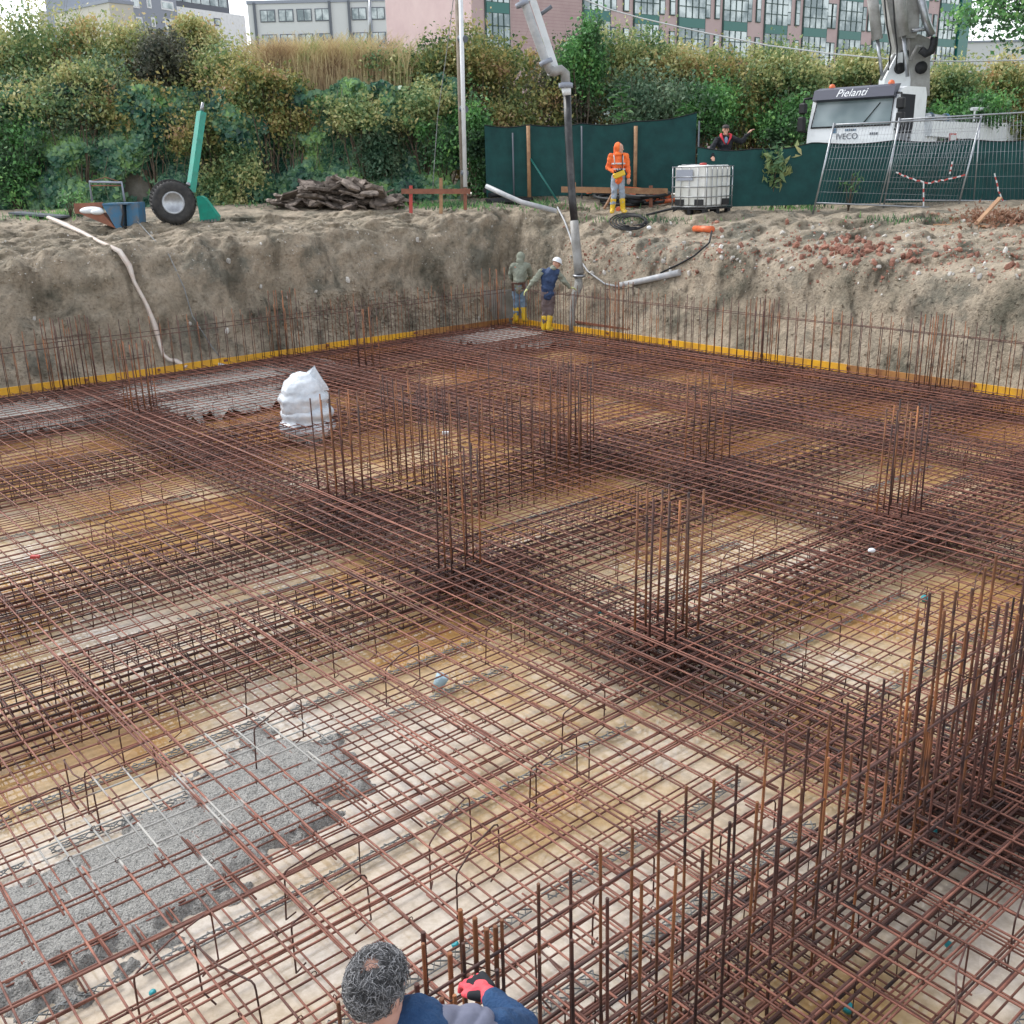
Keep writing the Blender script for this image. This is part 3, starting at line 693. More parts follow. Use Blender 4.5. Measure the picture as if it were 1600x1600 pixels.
SH=[(110,150,190,90,33.0,'lf_yg','yellow green shrub hanging over the wall left of the tyres'),
(20,250,140,150,32.9,'lf_gr','green bush low against the wall at the left edge'),
(230,165,150,90,33.0,'lf_ol','brownish green shrub hanging below the dark twiggy bush'),
(410,130,120,80,33.1,'lf_ol','olive shrub at the left end of the dry grass'),
(300,60,90,60,35.6,'lf_au','orange leaved bush top in front of the white apartment block'),
(655,170,110,90,33.0,'lf_yg','light yellow green shrub over the wall below the dry grass right end'),
(455,190,90,110,33.0,'lf_ol','brown green trailing shrub above the left end of the slab heap'),
(590,225,90,100,32.9,'lf_gg','grey green grassy bush on the ivy above the slab heap'),
(45,75,200,150,35,'lf_yg','yellow green bushy tree in the top left corner'),
(60,175,200,120,33.2,'lf_gg','grey green shrub spilling over the wall at the far left'),
(165,75,150,110,35.2,'lf_au','orange and yellow autumn shrub between the corner tree and the dark twiggy bush'),
(170,145,190,110,33.7,'lf_gg','dull green shrub over the ivy below the autumn shrub at left'),
(262,100,110,105,34.3,'lf_dk','dark twiggy bush below the grey apartment block'),
(350,120,170,120,34.4,'lf_au','russet shrub below the white apartment block'),
(325,195,180,130,33.1,'lf_ol','olive shrub hanging behind the green steel arm'),
(375,285,110,100,32.7,'lf_yg','yellow green shrub low on the wall right of the green steel arm'),
(610,115,130,90,34.6,'lf_yg','yellow green shrub right of the dry grass'),
(560,185,130,60,33.0,'lf_yg','yellow flowering bush hanging halfway down the ivy wall'),
(675,125,130,150,34.2,'lf_ol','dark olive shrub just left of the tall pole'),
(690,220,110,110,33.0,'lf_gr','green shrub behind the lower half of the tall pole'),
(760,110,130,150,34.8,'lf_ol','olive shrub just right of the tall pole'),
(750,235,70,140,32.3,'lf_gr','leafy green bush at the left end of the green fence'),
(820,180,150,130,34,'lf_ol','brown green shrub left of the concrete hose above the fence'),
(885,150,110,150,34.6,'lf_dk','dark leafless shrub right behind the concrete hose'),
(912,95,80,110,33.9,'lf_gr','light green slender sapling right of the concrete hose'),
(985,100,150,110,35.3,'lf_yg','yellowish shrub below the pink building at centre right'),
(1000,165,150,130,33.8,'lf_gg','soft green shrub above the middle of the green fence'),
(1075,110,130,110,35.4,'lf_au','golden shrub below the third glass bay'),
(1090,175,120,110,33.7,'lf_gr','green shrub with feathery leaves at the end of the high fence'),
(1150,160,110,150,34.4,'lf_ol','brownish shrub behind the man in the red lined jacket'),
(1185,115,110,110,35.2,'lf_yg','pale yellow shrub above the waving man'),
(1215,190,130,110,34,'lf_gr','green shrub left of the truck cab'),
(1250,125,130,100,34.9,'lf_yg','yellow green shrub above the truck cab'),
(1330,110,120,60,35.6,'lf_yg','low yellow green hedge top over the cab roof'),
(1490,135,130,110,36,'lf_yg','yellow green bush right of the boom base'),
(1580,140,110,110,36.4,'lf_au','golden green bush at the right edge'),
(1500,180,150,60,35,'lf_gr','green hedge behind the rear of the pump truck')]
for a in SH: shrub(*a)
# feathery sapling
def frond_plant(px,py0,py1,Y,label):
    b=P(px,py0,Y); tp=P(px-3,py1,Y); t=thing('sapling',label,'sapling',b); pts=[];V=[]
    MB().tube([b,(b+tp)/2+Vector((.05,0,0)),tp],[.02,.014,.005],6).build('stem','bark',t)
    for k in range(16):
        z=lerp(.3,1,k/15); o=b.lerp(tp,z); a=k*2.4; L=.75*(1.25-z); d=Vector((math.cos(a),math.sin(a)*.6,.45))
        for s in range(14):
            q=o+d*L*(s/14)+Vector((0,0,-.25*(s/14)**2*L*2)); pe=Vector((-d.y,d.x,-.15)).normalized()
            for sg in(-1,1):
                e=q+pe*sg*.2*(1-s/18)+d*.05; V.append([q,(q+e)/2+Vector((0,0,.02))+d*.022,e,(q+e)/2-d*.022])
    v=np.array([[tuple(p-Vector(b)) for p in f] for f in V]); quads('fronds',v,'lf_gr',4,t)
frond_plant(972,215,130,32.2,'feathery leaved sapling sticking up over the green fence')
frond_plant(1075,225,165,32.4,'feathery leaved branch at the right end of the high fence')
# dry grass
n=9000; V=[]
for i in range(n):
    px=random.gauss(490,75); Y=random.uniform(33.7,35.4)
    if not 400<px<640: continue
    p=P(px,130,Y); p.z=5.95; h=random.uniform(.7,1.95); l=Vector((random.uniform(-.5,.5),random.uniform(-.3,.1),0))*h; wv=Vector((.012,0,0))
    m1=p+l*.3+Vector((0,0,h*.7)); e=p+l+Vector((0,0,h*(1-.2*random.random())))
    V.append([p-wv,p+wv,m1+wv,m1-wv]); V.append([m1-wv,m1+wv,e+wv*.3,e-wv*.3])
v=np.array([[tuple(q) for q in f] for f in V]); o=quads('dry_grass',v,'straw'); tag(o,'tall straw coloured dry grass on top of the wall below the white office block','grass',kind='stuff')
# green grass tufts on the rim
V=[]
for (px,py,w_,n) in ((700,322,45,900),(640,318,20,200),(100,335,40,400),(870,325,60,260),(1240,325,40,300),(1000,345,60,260),(1400,345,60,200),(60,340,50,200),(420,318,60,300),(850,318,20,200)):
    for i in range(int(n*.6)):
        p=T(px+random.gauss(0,w_*.8),py+random.gauss(0,3)); h=random.uniform(.04,.17); l=Vector((random.uniform(-.5,.5),random.uniform(-.5,.5),0))*h; wv=Vector((.012,0,0)); e=p+l+Vector((0,0,h))
        V.append([p-wv,p+wv,(p+e)/2+wv*.8,e])
v=np.array([[tuple(q) for q in f] for f in V]); o=quads('rim_grass',v,'lf_gr'); tag(o,'thin green grass growing along the rim of the pit','grass',kind='stuff')
# overhanging tree at top right
def tree_tr():
    t=thing('tree','thin leaved tree reaching into the top right corner of the view','tree',(16.8,31,2.9))
    tr=MB().tube([(16.8,31,2.9),(16.7,31,6),(16.4,30.8,8.2),(16.3,30.6,10)],[.16,.13,.10,.04],8).build('trunk','bark',t)
    mb=MB(); cl=[]
    for i in range(34):
        e=P(random.uniform(1500,1720),random.uniform(-90,75),random.uniform(29.5,31.5)); 
        if e.x<P(1500,0,30).x+.4 and random.random()<.6: continue
        s=Vector((16.6,30.9,random.uniform(6,8.6))); m_=(s+e)/2+Vector((0,0,.35)); mb.tube([s,m_,e],[.035,.018,.004],5); cl.append(e); cl.append(m_.lerp(e,.6))
    mb.build('branch','bark',t)
    pts=np.concatenate([np.array(c)+rng.normal(size=(110,3))*np.array([.28,.3,.2]) for c in cl]); leafcloud('crown',pts,.11,'lf_gr',t,.4)
tree_tr()

# ================================================================ buildings
M['pink']=mat('pink tile cladding',(.50,.36,.36),.6,0,(.56,.42,.41),.6)
def brickify(m,sx,sy,mort):
    t=m.node_tree;N=t.nodes;L=t.links
    return m
M['win']=mat('reflecting window glass',(.16,.20,.21),.12,.3,(.50,.55,.55),.45,ramp=(.42,.6),detail=4)
M['wgreen']=mat('green spandrel',(.02,.15,.13),.3)
M['frame_g']=mat('dark green window frame',(.02,.06,.055),.4)
M['frame_d']=mat('dark window frame',(.12,.135,.16),.5)
M['off']=mat('office white cladding',(.62,.64,.64),.6)
M['bluegrey']=mat('blue grey render',(.29,.32,.38),.7)  # lightened so the colour itself carries the distance haze
M['beige']=mat('pale beige render',(.55,.53,.47),.7)
class Facade:
    def __init__(s,p0,p1): s.a=Vector((p0[0],p0[1],0)); s.b=Vector((p1[0],p1[1],0)); s.d=(s.b-s.a); s.L=s.d.length; s.d.normalize(); s.n=Vector((s.d.y,-s.d.x,0))
    def px(s,px,py=40):
        r=ray(px,py); # solve a+d*t = k*(r.x,r.y)
        det=s.d.x*(-r.y)+r.x*s.d.y; t=(-s.a.x*(-r.y)+(-r.x)*s.a.y)/det if abs(det)>1e-9 else 0
        # linear solve
        A=np.array([[s.d.x,-r.x],[s.d.y,-r.y]]); sol=np.linalg.solve(A,np.array([-s.a.x,-s.a.y])); return sol[0]
    def z(s,px,py):
        t=s.px(px,py); q=s.a+s.d*t; r=ray(px,py); k=q.y/r.y; return H+r.z*k
    def rect(s,mb,t0,t1,z0,z1,dep,off=0):
        c=s.a+s.d*(t0+t1)/2+s.n*(off+dep/2); c.z=(z0+z1)/2
        rot=Matrix((s.d,s.n,Vector((0,0,1)))).transposed()
        return mb.box(c,(abs(t1-t0),dep,z1-z0),rot)
# pink building
pA=P(700,20,89.5); pB=P(1508,40,128)
# align so that px 930 -> Y97
F=Facade(P(700,20,89),P(1510,40,129))
tp=thing('office_building','pink tiled office building with tall green framed glass bays','building',(pB.x,pB.y,3))
zb=F.z(1485,68); pitch=3.62
m=MB(); F.rect(m,F.px(738),F.L-.0,2.9,zb+9.5,14,-14.05); m.build('wall','pink',tp)
gl=MB()
for k in range(0,40): pass
def bay(x0,x1):
    t0,t1=F.px(x0),F.px(x1)
    m=MB(); F.rect(m,t0-.12,t1+.12,3,zb+9.4,.12,-.06); b=m.build('window_bay','frame_g',tp)
    g=MB(); s_=MB(); mu=MB()
    for f in range(-4,3):
        z0=zb+.42+pitch*f; z1=zb+pitch*(f+1)-.42
        F.rect(g,t0,t1,z0,z1,.02,.07)
        s_=MB(); F.rect(s_,t0,t1,z1+.03,z1+.81,.03,.07); s_.build('spandrel','wgreen',b)
        for i in range(1,4): q=lerp(t0,t1,i/4); F.rect(mu,q-.04,q+.04,z0,z1,.05,.09)
        for i in range(1,3): q=lerp(z0,z1,i/3); F.rect(mu,t0,t1,q-.035,q+.035,.045,.095)
    g.build('pane','win',b); mu.build('mullion','frame_g',b)
for x0,x1 in ((760,795),(912,952),(991,1028),(1060,1100),(1130,1166),(1195,1229),(1255,1291),(1311,1345),(1365,1397),(1417,1447),(1467,1494)): bay(x0,x1)
for c in (958,978,1034,1050,1105,1120,1170,1184,1231,1245,1294,1302,1349,1358,1400,1410,1451,1460):
    w_=.5
    for f in range(-3,3):
        t0=F.px(c)-w_*.5; z0=F.z(1245,39)+pitch*f; m=MB(); F.rect(m,t0-.08,t0+w_+.08,z0-.08,z0+2.25,.08,-.02); b=m.build('window','frame_g',tp)
        m=MB(); F.rect(m,t0,t0+w_,z0,z0+1.0,.02,.07); F.rect(m,t0,t0+w_,z0+1.08,z0+2.15,.02,.07); m.build('pane','win',b)
m=MB(); F.rect(m,F.px(1496),F.L+.15,3,zb+9.6,.3,.02); m.build('corner_cladding','wgreen',tp)
# tile joints
m=MB()
for i in range(90):
    z=3+i*.25
    if z<zb+9: F.rect(m,F.px(800),F.px(908),z,z+.018,.006,-.045)
for i in range(60):
    q=lerp(F.px(800),F.px(908),i/59); F.rect(m,q,q+.018,3,zb+9,.007,-.046)
m.build('tile_joints',mat('tile joint',(.40,.24,.25),.8),tp)
# white office block
F=Facade(P(392,20,188),P(705,20,188)); to=thing('office_building','long white office block with dark framed window bands behind the dry grass','building',(F.a.x+15,188,3))
z0=F.z(500,66); z1=F.z(500,4)
m=MB(); F.rect(m,-.5,F.L+12,3,z1,15,-15); m.build('wall','off',to)
for r_ in range(-1,2):
    zz=F.z(500,33)-3.75+3.75*r_ + .0
    for i in range(11):
        x=F.px(408+i*28.5) 
        if 505<408+i*28.5<550: continue
        m=MB(); F.rect(m,x,x+2.5,zz,zz+1.9,.12,0); b=m.build('window','frame_d',to)
        m=MB(); F.rect(m,x+.15,x+1.15,zz+.15,zz+1.75,.04,.12); F.rect(m,x+1.3,x+2.35,zz+.15,zz+1.75,.04,.12); m.build('pane','win',b)
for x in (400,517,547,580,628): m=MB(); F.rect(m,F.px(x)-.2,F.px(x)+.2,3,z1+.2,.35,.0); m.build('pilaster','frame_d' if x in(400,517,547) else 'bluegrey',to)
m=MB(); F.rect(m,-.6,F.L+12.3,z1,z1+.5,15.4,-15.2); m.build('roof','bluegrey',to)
# lamp mast in front of office
m=MB().tube([P(578,75,60),P(578,-10,60)],.07,8).build('mast','steel'); tag(m,'thin pale mast standing before the white office block','mast')
# left apartments
F=Facade(P(276,20,118),P(382,20,126)); ta=thing('apartment_block','white apartment block with glazed roof terrace, upper left','building',(F.a.x+3,120,3))
zt1=F.z(300,13); m=MB(); F.rect(m,0,F.L,3,zt1,14,-14); m.build('wall','white',ta)
for x,y0,y1 in ((308,26,43),(335,28,40),(310,54,70),(284,60,70)):
    t0=F.px(x); m=MB(); F.rect(m,t0,t0+.9,F.z(x,y1),F.z(x,y0),.06,0); b=m.build('window','frame_d',ta); m=MB(); F.rect(m,t0+.12,t0+.78,F.z(x,y1)+.12,F.z(x,y0)-.12,.02,.06); m.build('pane','win',b)
m=MB(); F.rect(m,.8,F.L-.3,zt1,zt1+2.7,9,-11); b=m.build('roof_terrace','frame_d',ta)
m=MB()
for i in range(6): q=F.L*.05+1+i*(F.L-2)/6; F.rect(m,q,q+(F.L-2)/6-.15,zt1+.9,zt1+2.4,.05,-2.0)
m.build('pane','win',b)
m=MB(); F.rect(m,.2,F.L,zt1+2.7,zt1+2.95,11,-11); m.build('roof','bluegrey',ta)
F=Facade(P(207,20,112),P(277,20,117.5)); tb=thing('apartment_block','blue grey apartment block between the beige annex and the white block','building',(F.a.x+2,113,3))
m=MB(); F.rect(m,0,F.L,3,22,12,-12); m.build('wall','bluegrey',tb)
for x,w_,y0,y1 in ((209,12,-2,12),(233,7,-2,13),(255,19,1,15),(213,10,26,44),(237,6,27,42),(258,18,29,45),(213,10,60,76),(258,18,60,76)):
    t0,t1=F.px(x),F.px(x+w_); m=MB(); F.rect(m,t0,t1,F.z(x,y1),F.z(x,y0),.06,0); b=m.build('window','white',tb); m=MB(); F.rect(m,t0+.15,t1-.15,F.z(x,y1)+.15,F.z(x,y0)-.15,.02,.06); m.build('pane','win',b)
F=Facade(P(172,20,108),P(209,20,110)); tb=thing('apartment_block','beige stair annex left of the blue grey apartment block','building',(F.a.x+1,109,3))
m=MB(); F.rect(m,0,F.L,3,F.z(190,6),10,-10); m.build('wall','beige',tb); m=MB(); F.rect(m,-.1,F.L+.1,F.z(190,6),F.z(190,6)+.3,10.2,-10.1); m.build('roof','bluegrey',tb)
F=Facade(P(60,20,125),P(165,20,122)); tb=thing('apartment_block','pale building with red brown fascia, mostly hidden behind the top left trees','building',(F.a.x+1,124,3))
m=MB(); F.rect(m,0,F.L,3,F.z(150,10),10,-10); m.build('wall','beige',tb); m=MB(); F.rect(m,F.L-2.2,F.L-.2,F.z(150,18),F.z(150,0),.3,0); m.build('window','win',tb)
# low grey building far right
F=Facade(P(1505,75,150),P(1640,75,150)); tb=thing('warehouse','low pale grey building far right behind the hedge','building',(F.a.x+5,150,3))
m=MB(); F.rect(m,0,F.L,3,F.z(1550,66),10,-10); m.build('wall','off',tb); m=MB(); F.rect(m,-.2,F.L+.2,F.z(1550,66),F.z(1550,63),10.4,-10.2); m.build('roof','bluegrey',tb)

# ================================================================ poles and cables
t=thing('utility_pole','tall wooden pole with a white plastic pipe strapped to it','pole',onrow(724,31.0))
b=onrow(724,31.0); MB().tube([b,P(714,-40,31.0)],[.085,.075],10).build('wooden_post',mat('weathered pole wood',(.20,.16,.12),.85,0,(.30,.26,.21),6,.4,40),t)
MB().tube([P(727,292,30.8),P(719,-40,30.8)],.06,10).build('white_pipe','white',t)
for y in (60,170,270): MB().tube([P(716+y*.03,y,30.95),P(728+y*.0,y+1,30.8)],.095,8).build('strap','frame_d',t)
o=MB().tube([P(712,-30,30.9),P(698,80,31.2),P(684,180,31.3),P(679,250,31.2),P(676,298,30.9)],.012,5).build('guy_rope','spacer'); tag(o,'thin rope hanging slack left of the tall pole','rope')
def cable(name,pl,r,m,label,cat='cable'):
    o=MB().tube(pl,r,6).build(name,m); tag(o,label,cat); return o
cable('overhead_cable',[P(x,y,33) for x,y in ((880,-22),(905,-4),(950,14),(1000,28),(1100,51),(1200,71),(1300,84),(1400,93),(1500,96),(1600,94),(1700,88))],.02,'off','pale overhead cable crossing in front of the pink building')

# ================================================================ fences
def net_fence(pts,z0s,z1s,label,posts,wood=None):
    t=thing('net_fence',label,'fence',Vector((pts[0].x,pts[0].y,z0s[0])))
    n=70; V=[];Fc=[]
    rows=10
    L=len(pts)-1
    for i in range(n+1):
        s=i/n*L; k=min(int(s),L-1); f=s-k; p=pts[k].lerp(pts[k+1],f); a=lerp(z0s[k],z0s[k+1],f); b=lerp(z1s[k],z1s[k+1],f)
        b-=.07*abs(math.sin(s*math.pi))
        for j in range(rows+1):
            z=lerp(a,b,j/rows); w_=.06*noise.noise(Vector((p.x*1.2,z*.8,2)))+.03*noise.noise(Vector((p.x*4,z*2.5,5)))
            V.append((p.x,p.y+w_,z))
    for i in range(n):
        for j in range(rows): q=i*(rows+1)+j; Fc.append((q,q+rows+1,q+rows+2,q+1))
    MB().add(V,Fc,True).build('net','net',t)
    m=MB(); m.tube([Vector((V[i*(rows+1)+rows][0],V[i*(rows+1)+rows][1]-.01,V[i*(rows+1)+rows][2])) for i in range(n+1)],.014,5); m.build('top_hem','black',t)
    for px_,Y,h,kind in posts:
        q=onrow(px_,Y); m=MB()
        if kind: m.tube([q,q+Vector((0,0,h))],.055,8)
        else: m.tube([q,q+Vector((0,0,h))],.025,6)
        m.build('post','wood' if kind else 'frame_d',t)
    return t
net_fence([P(x,200,31.6) for x in (757,827,909,992,1088)],[3.0]*5,[5.0,4.98,4.98,5.0,5.2],'high green shade net fence behind the orange pipes and orange worker',[(803,31.5,1.95,0),(827,31.45,2.1,1),(909,31.5,2.0,0),(992,31.5,2.05,1),(1089,31.5,2.2,0)])
MB_=MB().tube([onrow(872,31.0),P(829,248,31.45)],.03,6).build('fence_brace','wgreen'); tag(MB_,'slanting green brace propping the high net fence','brace')
net_fence([P(x,230,28.4) for x in (1090,1180,1270,1400,1510,1620,1750)],[2.7]*7,[4.22,4.14,4.26,4.27,4.26,4.22,4.2],'low green shade net fence in front of the pump truck',[(1095,28.5,1.6,0),(1270,28.5,1.55,0),(1510,28.5,1.5,0)])
# weldmesh panels
def panel(c,label,mid=None,nh=7,nv=44):
    bl,br,tr,tl=c; t=thing('site_barrier',label,'barrier',bl)
    for a,b in ((bl,tl),(br,tr)): MB().tube([a-(b-a)*.04,b+(b-a)*.02],.025,8).build('upright','steel',t)
    for a,b in ((bl.lerp(tl,.1),br.lerp(tr,.1)),(tl,tr)): MB().tube([a,b],.021,8).build('rail','steel',t)
    if mid: MB().tube([bl.lerp(br,mid).lerp(tl.lerp(tr,mid),.1),tl.lerp(tr,mid)],.019,8).build('middle_upright','steel',t)
    m=MB()
    for i in range(1,nv): s=i/nv; m.tube([bl.lerp(br,s).lerp(tl.lerp(tr,s),.1),tl.lerp(tr,s)],.0042,4)
    for j in range(1,nh): s=.1+.9*j/nh; m.tube([bl.lerp(tl,s),br.lerp(tr,s)],.0048,4)
    m.build('wire_grid','steel',t); return t
Yp=27.7
panel([P(1271,330,Yp),P(1492,341,Yp),P(1533,184,Yp),P(1303,195,Yp)],'leaning galvanised mesh panel standing before the truck cab',.45)
panel([P(1380,326,Yp+.35),P(1660,330,Yp+.35),P(1660,172,Yp+.35),P(1405,187,Yp+.35)],'second galvanised mesh panel behind the leaning one, reaching the right edge',.5)
# barrier tape
def tape(pts,label):
    t=thing('barrier_tape',label,'tape',pts[0])
    P_=[];
    for a,b in zip(pts,pts[1:]):
        for k in range(5): P_.append(a.lerp(b,k/5)+Vector((0,0,random.uniform(-.02,.02))))
    P_.append(pts[-1])
    for c in (0,1):
        m=MB()
        for i in range(c,len(P_)-1,2): m.beam(P_[i],P_[i+1],.010,.035)
        m.build('stripe','off' if c==0 else 'tape_r',t)
M['tape_r']=mat('red stripe',(.45,.06,.05),.5)
tape([P(x,y,Yp-.06) for x,y in ((1400,269),(1420,278),(1450,286),(1475,281),(1508,273))],'red and white tape sagging across the leaning mesh panel')
tape([P(x,y,Yp-.06) for x,y in ((1443,287),(1443,322))],'short tape end dangling from the sagging tape')
tape([P(x,y,Yp+.28) for x,y in ((1554,270),(1560,298),(1572,325))],'red and white tape hanging on the right hand panel')
tape([P(x,y,Yp-.06) for x,y in ((1488,252),(1484,272))],'tape scrap knotted high on the leaning panel')

# ================================================================ pump truck
tk=thing('pump_truck','white concrete pump truck with raised grey boom behind the green net','truck',(9.5,30.0,2.85),R(-42.7))
Mt=Matrix.Translation(tk.location)@tk.rotation_euler.to_matrix().to_4x4()
hw=1.24
prof_=[(0,.45),(0,1.5),(.03,1.82),(.24,2.55),(.34,2.72),(.7,2.80),(1.95,2.82),(2.08,2.6),(2.1,.45)]
MB().prism([(-hw,y,z) for y,z in prof_],(2*hw,0,0)).build('cab','white',tk,False)
def slope_y(z): return .03+(z-1.82)/(2.55-1.82)*.21
ws=MB(); z0,z1=1.84,2.50; ws.add([(-1.12,slope_y(z0)-.012,z0),(1.12,slope_y(z0)-.012,z0),(1.08,slope_y(z1)-.012,z1),(-1.08,slope_y(z1)-.012,z1)],[(0,1,2,3)])
M['wsglass']=mat('windscreen glass',(.12,.17,.18),.08,0,(.30,.36,.37),.9,ramp=(.4,.7),detail=2)
wsb=ws.build('windscreen','wsglass',tk,False)
m=MB(); m.tube([(-1.14,slope_y(1.83)-.02,1.83),(1.14,slope_y(1.83)-.02,1.83),(1.10,slope_y(2.52)-.02,2.52),(-1.10,slope_y(2.52)-.02,2.52)],.025,5,closed=True); m.build('seal','black',wsb,False)
MB().tube([(.35,slope_y(1.86)-.03,1.86),(.75,slope_y(2.4)-.03,2.4)],.012,4).build('wiper','black',wsb,False)
vis=MB().prism([(-1.16,.20,2.50),(-1.16,.02,2.55),(-1.16,.12,2.80),(-1.16,.45,2.87)],(2.32,0,0)).build('sun_visor',mat('dark visor',(.05,.055,.085),.45),tk,False)
def text(s,size,mt,mname,name,parent,ext=.006,italic=0):
    c=bpy.data.curves.new(name,'FONT'); c.body=s; c.size=size; c.extrude=ext; c.align_x='CENTER'; c.shear=italic
    o=bpy.data.objects.new(name,c); col.objects.link(o); dg=bpy.context.evaluated_depsgraph_get(); me=bpy.data.meshes.new_from_object(o.evaluated_get(dg)); bpy.data.objects.remove(o)
    me.transform(mt); me.materials.clear(); me.materials.append(M[mname] if isinstance(mname,str) else mname); me.name=name
    ob=bpy.data.objects.new(name,me); col.objects.link(ob); ob.parent=parent; return ob
rx=Matrix.Rotation(R(90),4,'X')
text('Pielanti',.30,Matrix.Translation((-.05,.04,2.60))@Matrix.Rotation(R(68),4,'X'),'white','lettering',vis,.004,.3)
text('IVECO',.22,Matrix.Translation((-.05,-.006,1.50))@rx,'frame_d','lettering',tk)
m=MB(); [m.box((-.10+k*.055,.008,1.735),(.035,.008,.05)) for k in range(6)]; m.build('badge_strip','blue',tk,False)
m=MB(); [m.box((.62+k*.06,-.004,1.62),(.04,.008,.06)) for k in range(4)]; m.build('badge_strip','frame_d',tk,False)
MB().box((-.42,.005,1.73),(.10,.012,.13)).build('badge','blue',tk,False)
m=MB(); m.box((0,-.01,.95),(2.2,.03,.5)); 
for k in range(4): m.box((0,-.035,.78+k*.11),(1.5,.03,.03))
m.build('grille','frame_d',tk,False)
MB().box((0,-.08,.5),(2.48,.25,.32),bev=.04).build('bumper','white',tk,False)
for s in(-1,1):
    MB().box((s*.92,-.215,.52),(.36,.04,.16),bev=.02).build('headlight','glass',tk,False)
    MB().lathe([(0,0),(.09,0),(.085,.12),(.06,.17),(0,.19)],(s*.85,.55,2.79),14).build('beacon','orange',tk,False)
    m=MB(); m.box((s*1.40,-.02,2.35),(.22,.16,.30),bev=.04); m.box((s*1.42,-.02,1.93),(.22,.16,.42),bev=.04); m.tube([(s*1.2,.15,2.62),(s*1.38,.0,2.6),(s*1.42,0,2.4)],.03,6); m.tube([(s*1.22,.12,1.7),(s*1.42,0,1.75)],.025,6); m.build('mirror','black',tk,False)
MB().prism([(hw+.004,.14,1.60),(hw+.004,.20,2.2),(hw+.004,.34,2.60),(hw+.004,1.25,2.60),(hw+.004,1.25,1.60)],(.012,0,0)).build('side_window','blackc',tk,False)
dr=MB().prism([(hw+.002,.16,.9),(hw+.002,.16,1.75),(hw+.002,1.2,1.75),(hw+.002,1.2,1.3),(hw+.002,.75,.9)],(.008,0,0)).build('door_panel','frame_d',tk,False)
MB().box((hw+.02,1.05,1.5),(.02,.16,.04)).build('handle','black',dr,False)
MB().box((0,5.2,.75),(1.0,9.4,.3)).build('chassis','black',tk,False)
def wheel(x,y):
    w_=MB().lathe([(.28,-.14),(.47,-.15),(.50,-.10),(.50,.10),(.47,.15),(.28,.14)],(x,y,.5),24,(1,0,0)).build('wheel','rubber',tk,False)
    MB().lathe([(0,-.05),(.12,-.06),(.27,-.13),(.28,.13),(.12,.06),(0,.05)],(x,y,.5),20,(1,0,0)).build('rim','steel',w_,False)
for y in (1.3,3.1,6.8,8.2):
    for x in(-1.08,1.08): wheel(x,y)
# body behind the cab: tank, pipes, outriggers
m=MB(); m.box((.0,3.0,1.35),(2.2,1.0,1.0),bev=.05); m.build('pedestal_base','white',tk,False)
m=MB(); m.prism([(.95,2.6,1.55),(.95,2.6,1.95),(.95,6.0,1.95),(.95,10.5,2.0),(.95,10.5,1.4),(.95,6.0,1.45)],(.32,0,0)); m.build('outrigger_beam','white',tk,False)
m=MB(); m.prism([(-1.27,2.6,1.55),(-1.27,2.6,1.95),(-1.27,10.5,2.0),(-1.27,10.5,1.4)],(.32,0,0)); m.build('outrigger_beam','white',tk,False)
m=MB(); m.box((1.29,4.2,1.5),(.02,.55,.26)); m.build('warning_plate','tape_r',tk,False); MB().box((1.302,4.2,1.5),(.012,.45,.17)).build('warning_plate','off',tk,False)
m=MB(); m.tube([(.9,2.4,2.05),(.9,3.2,2.1),(.9,4.6,2.05),(.9,5.5,1.9)],.09,10); m.build('delivery_pipe','steel',tk,False)
for y in (2.6,3.3,4.5): MB().lathe([(.09,-.04),(.13,-.04),(.13,.04),(.09,.04)],(.9,y,2.08),14,(0,1,0)).build('pipe_clamp','blue',tk,False)
m=MB(); m.box((0,8.8,1.9),(1.5,2.2,1.1),bev=.12); m.build('hopper','white',tk,False)
m=MB(); m.tube([(1.1,6.0,2.35),(1.1,10,2.45)],.05,8); m.tube([(1.1,6.3,2.0),(1.1,6.3,2.35)],.03,6); m.tube([(1.1,9.3,2.0),(1.1,9.3,2.42)],.03,6); m.build('handrail','white',tk,False)
# turret and boom: real members rising from the pedestal
Yb=32.4
def q(x,y,Y=Yb): return P(x,y,Y)
def slab(poly,dep,name,mm,Y=Yb,par=None,hole=None):
    m=MB(); vs=[q(x,y,Y) for x,y in poly]; m.prism([v-Vector((0,dep/2,0)) for v in vs],(0,dep,0)); return m.build(name,mm,par or tk)
slab([(1375,150),(1378,124),(1398,84),(1412,82),(1422,124),(1425,150)],.5,'turret','white')
slab([(1418,150),(1420,125),(1416,96),(1420,60),(1432,54),(1450,62),(1449,150)],.35,'turret_plate','gray_m',Yb-.1)
for (x,y,r) in ((1401,108,.15),(1434,107,.17)): MB().lathe([(0,-.3),(r,-.3),(r,.3),(0,.3)],q(x,y,Yb-.05),20,(0,1,0)).build('turret_hole','black',tk)
slab([(1399,96),(1413,94),(1424,70),(1404,-30),(1376,-30),(1388,40)],.42,'boom_section','gray_m',Yb+.2)
slab([(1411,60),(1428,60),(1433,40),(1436,-30),(1412,-30),(1414,20)],.3,'boom_section','gray_m',Yb-.35)
MB().lathe([(0,-.32),(.12,-.32),(.12,.32),(0,.32)],q(1408,86,Yb+.1),18,(0,1,0)).build('pivot_pin','black',tk)
def cyl(a,b,c,r1,r2,Y):
    s=MB().tube([q(*a,Y),q(*b,Y)],r1,12).build('hydraulic_cylinder','gray_m',tk); MB().tube([q(*b,Y),q(*c,Y)],r2,10).build('piston_rod','steel',s)
cyl((1360,-30),(1371,62),(1378,118),.15,.05,Yb-.5); cyl((1403,-30),(1412,56),(1418,120),.15,.055,Yb-.7)
